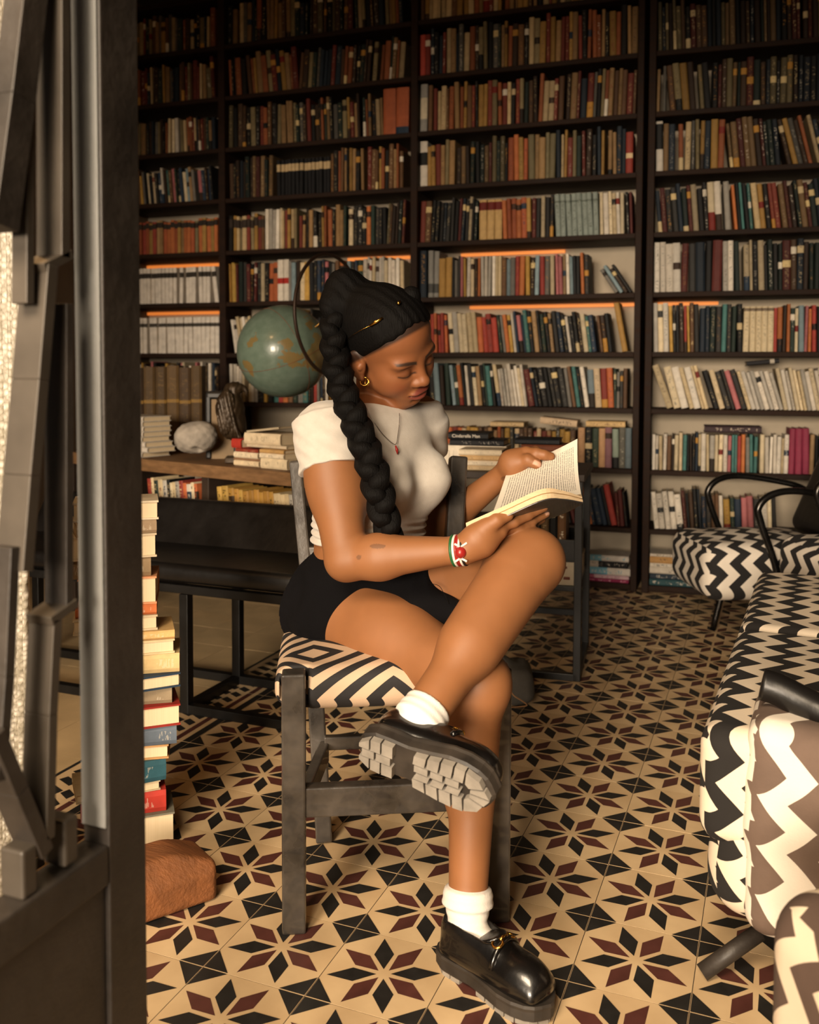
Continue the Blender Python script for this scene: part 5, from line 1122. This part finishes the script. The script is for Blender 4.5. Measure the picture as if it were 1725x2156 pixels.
for (x0, y0, x1, y1) in ((779, 686, 806, 669), (838, 640, 843, 634)):
    a, c = on_head(x0, y0, .003), on_head(x1, y1, .003); tube('hair_cuff', [a, lerp(a, c, .5), c], .0028, m_gold, woman, 8, radii=[.0026, .0034, .0022])
tube('hair_string', [on_head(*p, .001) for p in ((732, 714), (745, 704), (760, 695), (779, 686))], .0006, m_gold, woman, 5)
Vs0 = Vs
def on_shirt(px_, py_, lift=.002):
    r = unit(FW + RT*(px_-CX)/FPX - UP*(py_-CY)/FPX); d0 = (Vs0-CAM); t = d0@r; dist = np.linalg.norm(d0-np.outer(t, r), axis=1); c = np.where(dist < .006)[0]
    if len(c) == 0: return at(px_, py_, 1.86)
    i = c[np.argmin(t[c])]; return CAM+r*(t[i]-lift)
tube('necklace', spline([on_shirt(*p) for p in ((772, 858), (788, 888), (808, 916), (832, 936), (838, 915), (841, 888), (841, 870))], 5), .0007, m_silver, woman, 5)
m_red = mat('red_bead', '8E1F1C', .3); m_green = mat('green_bead', '1E5A30', .4); m_white = mat('white_bead', 'DDD6CA', .4); m_blk = mat('black_bead', '151413', .4)
pd = on_shirt(836, 948, .004); tube('pendant', [at(833, 938, pix(pd)[2]), at(836, 947, pix(pd)[2]), at(837, 956, pix(pd)[2])], .003, m_red, woman, 8, radii=[.0012, .0032, .001])
# beaded bracelet in green, white, red and black bands
br = thing('x', None, None, (0, 0, 0)); bpy.data.objects.remove(br)
wd = unit(wrR-elR); wu = unit(UP-wd*(UP@wd)); wv = np.cross(wd, wu); bc = lerp(elR, wrR, .975)
root = None
for k, (mm, off) in enumerate(((m_green, -.011), (m_white, -.006), (m_red, -.0015), (m_red, .002), (m_white, .0055), (m_blk, .010))):
    pts = [bc+wd*off+(wu*math.cos(a)+wv*math.sin(a))*.0275 for a in np.linspace(0, 2*math.pi, 33)[:-1]]
    o = tube('bracelet' if root is None else 'bead_band', pts, .0029, mm, root or woman, 6, True)
    if root is None: root = o; o['label'] = 'beaded bracelet in green, white, red and black'
    else: o.parent = root; o.matrix_parent_inverse = Matrix.Identity(4)
cc = bc-FW*.0275
s = S(); s.ell(cc, (.011, .011, .011), None, .002); Vx, Qx = s.mesh(.0015); o = fast_mesh('bead_rosette', Vx, Qx, m_red, root); o.matrix_parent_inverse = Matrix.Identity(4)
for sgn in (1, -1):
    for t in (-1, 1):
        o = tube('bead_tuft', [cc+UP*.010*sgn, cc+UP*.017*sgn+wd*.012*t-FW*.002], .0022, m_white, root, 6); o.matrix_parent_inverse = Matrix.Identity(4)

# ------------------------------------------------------------------ socks and loafers
for (an, kn, c, M, t0) in ((ankL, kneL, cL, ML, .085), (ankR, kneR, cR, ML_R, .062)):
    s = S(); a0 = lerp(an, kn, t0); flat_tube(s, an, a0, .042, .0405, .01); s.cap(an, shp(c, M, .062, 0, .085), .040, .031, .015); s.cap(shp(c, M, .062, 0, .075), shp(c, M, .14, 0, .072), .029, .027, .015)
    Vx, Qx = s.mesh(.0025, lambda P, kn=kn, an=an: np.sin(dot3(P, unit(kn-an))*420)*.0006); fast_mesh('sock', Vx, Qx, m_sock, woman)
def hw(x):
    xs = [0, .008, .03, .06, .095, .13, .17, .2, .225, .243, .255]; ys = [.012, .026, .036, .036, .034, .039, .0465, .046, .039, .027, .004]
    return float(np.interp(x, xs, ys))
def loafer(c, M, lab):
    P = lambda x, y, z: shp(c, M, x, y, z)
    s = S()
    s.ell(P(.185, 0, .062), np.array((.066, .0425, .036))*KS, M, .012); s.ell(P(.12, 0, .072), np.array((.055, .0385, .044))*KS, M, .02); s.ell(P(.062, 0, .078), np.array((.060, .039, .052))*KS, M, .02); s.box(P(.13, 0, .05), np.array((.112, .037, .012))*KS, .011, M, .02)
    s.ell(P(.07, 0, .142), np.array((.050, .031, .060))*KS, M, .006, 's'); s.box(P(.075, 0, .145), np.array((.065, .028, .05))*KS, .02, M, .006, 's')
    s.box(P(.13, 0, .02), np.array((.16, .08, .013))*KS, .004, M, .002, 's')
    Vx, Qx = s.mesh(.0022); up_ = fast_mesh('loafer', Vx, Qx, m_leather, woman); up_['label'] = lab
    I4 = Matrix.Identity(4)
    # welted sole
    xs = list(np.linspace(0, .255, 34)); ringp = [(x, hw(x)) for x in xs]+[(x, -hw(x)) for x in xs[::-1]]; V = []; Fc = []; n = len(ringp)
    for z, g in ((.010, -.001), (.014, .003), (.030, .003), (.036, .0045), (.041, .003)):
        V += [P(.128+(x-.128)*(1+g/.13), y*(1+g/.045), z+(.010 if x < .085 and z < .02 else 0)*0) for x, y in ringp]
    for r_ in range(4):
        for k in range(n): Fc.append((r_*n+k, r_*n+(k+1) % n, (r_+1)*n+(k+1) % n, (r_+1)*n+k))
    Fc += [tuple(range(n))[::-1], tuple(4*n+k for k in range(n))]
    o = mesh_obj('sole', V, Fc, m_sole, up_, False); o.matrix_parent_inverse = I4
    def lug(pts):
        b_ = [P(x, y, -.002) for x, y in pts]; t_ = [P(x, y, .012) for x, y in pts]; k = len(pts); cen = sum(b_)/k; b_ = [cen+(v-cen)*.99 for v in b_]
        Fl = [tuple(range(k))[::-1], tuple(range(k, 2*k))]+[(i, (i+1) % k, k+(i+1) % k, k+i) for i in range(k)]
        o = mesh_obj('lug', b_+t_, Fl, m_lug, up_); o.matrix_parent_inverse = I4
    for sg in (1, -1):
        e = [.105, .131, .156, .181, .203]
        for x0, x1 in zip(e[:-1], e[1:]):
            lug([(x0+.004, sg*.017), (x1, sg*.017), (x1+.003, sg*hw(x1)*.97), (x0+.006, sg*hw(x0)*.97)])
        lug([(.207, sg*.017), (.214, sg*.010), (.240, sg*.019), (.232, sg*hw(.232)*.95), (.208, sg*hw(.208)*.96)])
        lug([(.217, sg*.002), (.217, sg*.008), (.243, sg*.016), (.252, sg*.002)])
        for x0, x1 in ((.004, .024), (.027, .046), (.049, .070)):
            lug([(x0, sg*.010), (x1, sg*.010), (x1, sg*max(.014, hw(x1)*.96)), (x0, sg*max(.013, hw(x0)*.96))])
    for x0, x1 in ((.112, .138), (.143, .166), (.171, .196)):
        for sg in (1, -1): lug([(x0+.004*(sg > 0), sg*.0015), (x1+.004*(sg > 0), sg*.0015), (x1, sg*.0145), (x0, sg*.0145)])
    for x0, x1 in ((.010, .034), (.038, .066)): lug([(x0, -.008), (x1, -.008), (x1, .008), (x0, .008)])
    # tongue, strap and gold horsebit
    s = S(); tl = np.array([[math.cos(.42), 0, -math.sin(.42)], [0, 1, 0], [math.sin(.42), 0, math.cos(.42)]]); s.ell(P(.122, 0, .103), np.array((.030, .0255, .0065))*KS, M@tl, .003)
    Vx, Qx = s.mesh(.002); o = fast_mesh('tongue', Vx, Qx, m_leather, up_); o.matrix_parent_inverse = I4
    arc = [P(.150+.004*math.cos(a), .041*math.sin(a), .060+.050*math.cos(a)) for a in np.linspace(-1.35, 1.35, 13)]
    o = tube('strap', arc, .004, m_leather, up_, 8, radii=[.005]*13); o.matrix_parent_inverse = I4
    for sg in (1, -1):
        o = loop('horsebit_ring', P(.148, sg*.017, .1085), .009, .0022, np.stack([M[:, 0], unit(M[:, 1]-sg*.45*M[:, 2])], 1) if False else np.stack([M[:, 0], unit(M[:, 1]-sg*.45*M[:, 2]), M[:, 2]], 1), m_gold, up_); o.matrix_parent_inverse = I4
    o = tube('horsebit_bar', [P(.149, -.011, .112), P(.149, 0, .114), P(.149, .011, .112)], .0028, m_gold, up_, 8); o.matrix_parent_inverse = I4
    return up_
loafer(cL, ML, 'black chunky loafer on the raised foot, dusty lugged sole turned outward'); loafer(cR, ML_R, 'black chunky loafer with gold horsebit planted on the floor')

# ------------------------------------------------------------------ the paperback in her hands
m_text = NT('printed_page'); ua = m_text.n('ShaderNodeAttribute'); ua.attribute_name = 'Uv'; su = m_text.n('ShaderNodeSeparateXYZ'); m_text.l(ua.outputs['Vector'], su.inputs[0])
lu, lv, _ = su.outputs
lineno = m_text.math('FRACT', m_text.math('MULTIPLY', lv, 34)); on_ = m_text.math('MULTIPLY', m_text.math('GREATER_THAN', lineno, .30), m_text.math('LESS_THAN', lineno, .72))
cb = m_text.n('ShaderNodeCombineXYZ'); m_text.l(m_text.math('MULTIPLY', lu, 46), cb.inputs[0]); m_text.l(m_text.math('FLOOR', m_text.math('MULTIPLY', lv, 34)), cb.inputs[1])
wd_ = m_text.math('GREATER_THAN', m_text.noise(1.0, cb.outputs[0], 2), .44)
inside = m_text.math('MULTIPLY', m_text.math('LESS_THAN', m_text.math('ABSOLUTE', m_text.math('SUBTRACT', lu, .5)), .40), m_text.math('LESS_THAN', m_text.math('ABSOLUTE', m_text.math('SUBTRACT', lv, .5)), .44))
ink = m_text.math('MULTIPLY', m_text.math('MULTIPLY', on_, wd_), inside)
m_text.set(**{'Base Color': m_text.mix(m_text.math('MULTIPLY', ink, .62), lin('E6DCCB'), lin('3A332C')), 'Roughness': .8}); m_text = m_text.m
m_blockp = mat('page_edges', 'D6BC96', .8, var=.15, scale=60, stretch=(1, 1, 12)); m_coverd = mat('grey_cover', '3A3A3C', .35, var=.3, scale=18)
bk = thing('paperback', 'open paperback with printed pages and dark grey cover held by the woman', 'book', at(1120, 1090, 1.78))
nS = 12
forN = spline([at(981, 1101, 1.695), at(1060, 1066, 1.675), at(1140, 1030, 1.665), at(1185, 1033, 1.695), at(1226, 1046, 1.74)], 6)
forB = spline([at(984, 1121, 1.70), at(1062, 1087, 1.68), at(1143, 1052, 1.67), at(1187, 1050, 1.70), at(1228, 1057, 1.745)], 6)
spn = spline([at(1012, 1122, 1.80), at(1080, 1107, 1.81), at(1140, 1095, 1.825), at(1190, 1078, 1.85), at(1222, 1062, 1.875)], 6)
spt = spline([at(1030, 1100, 1.80), at(1085, 1078, 1.81), at(1140, 1052, 1.825), at(1190, 1046, 1.85), at(1224, 1040, 1.875)], 6)
farE = spline([at(1066, 1000, 2.035), at(1110, 978, 2.04), at(1150, 957, 2.045), at(1185, 940, 2.05), at(1216, 924, 2.055)], 6)
n = len(forN)
def strip(rows, closed=False):
    V = [v for r_ in rows for v in r_]; m_ = len(rows); Fc = []
    for r_ in range(m_ if closed else m_-1):
        r2 = (r_+1) % m_
        for k in range(n-1): Fc.append((r_*n+k, r_*n+k+1, r2*n+k+1, r2*n+k))
    if closed: Fc += [tuple(r_*n for r_ in range(m_)), tuple(r_*n+n-1 for r_ in range(m_))[::-1]]
    return V, Fc
mid = lambda A, B, t: [lerp(a, b_, t) for a, b_ in zip(A, B)]
V, Fc = strip([forN, forB, spn, spt], True); mesh_obj('page_block', V, Fc, m_blockp, bk, False)
gr = [a-FW*.0006+UP*.001 for a in mid(forN, forB, .52)]; tube('page_parting', gr, .0007, mat('page_gap', '9A7646', .9), bk, 5)
off = [unit(np.cross(forB[-1]-forB[0], spn[0]-forB[0]))]; off = off[0] if off[0]@UP < 0 else -off[0]
V, Fc = strip([[p+off*.0008 for p in forB], [p+off*.0022 for p in forB], [p+off*.0022 for p in spn], [p+off*.0008 for p in spn]], True); mesh_obj('near_cover', V, Fc, m_coverd, bk)
# far half: a sheaf of pages fanned up toward her left hand
def sheet(lift, thick, name, mm, uv=False):
    rows = []
    for t in np.linspace(0, 1, 9):
        bow = math.sin(t*math.pi)*.022
        rows.append([lerp(a, b_, t)+UP*(-bow*.4)-FW*(-bow*.7)+(UP*.3-FW)*lift for a, b_ in zip(spt, farE)])
    back = [[p+FW*thick for p in r_] for r_ in rows[::-1]]
    V, Fc = strip(rows+back, True); o = mesh_obj(name, V, Fc, mm, bk, True)
    if uv:
        at_ = o.data.attributes.new('Uv', 'FLOAT_VECTOR', 'POINT'); U = [(1-(r_/8 if r_ < 9 else 1), k/(n-1), 0) for r_ in range(18) for k in range(n)]
        at_.data.foreach_set('vector', np.array(U, np.float32).ravel())
    o.data.set_sharp_from_angle(angle=.6)
    return o
sheet(0, .0006, 'page', m_text, True); sheet(-.0022, .004, 'far_block', m_blockp); sheet(-.0075, .0012, 'far_cover', m_coverd)
# the leaf at the far right edge that curls toward the viewer
V, Fc = strip([[lerp(a, b_, .02)-FW*.004 for a, b_ in zip(spt[-7:], farE[-7:])]+[spt[-1]]*0 for _ in (0,)]*1) if False else ([], [])
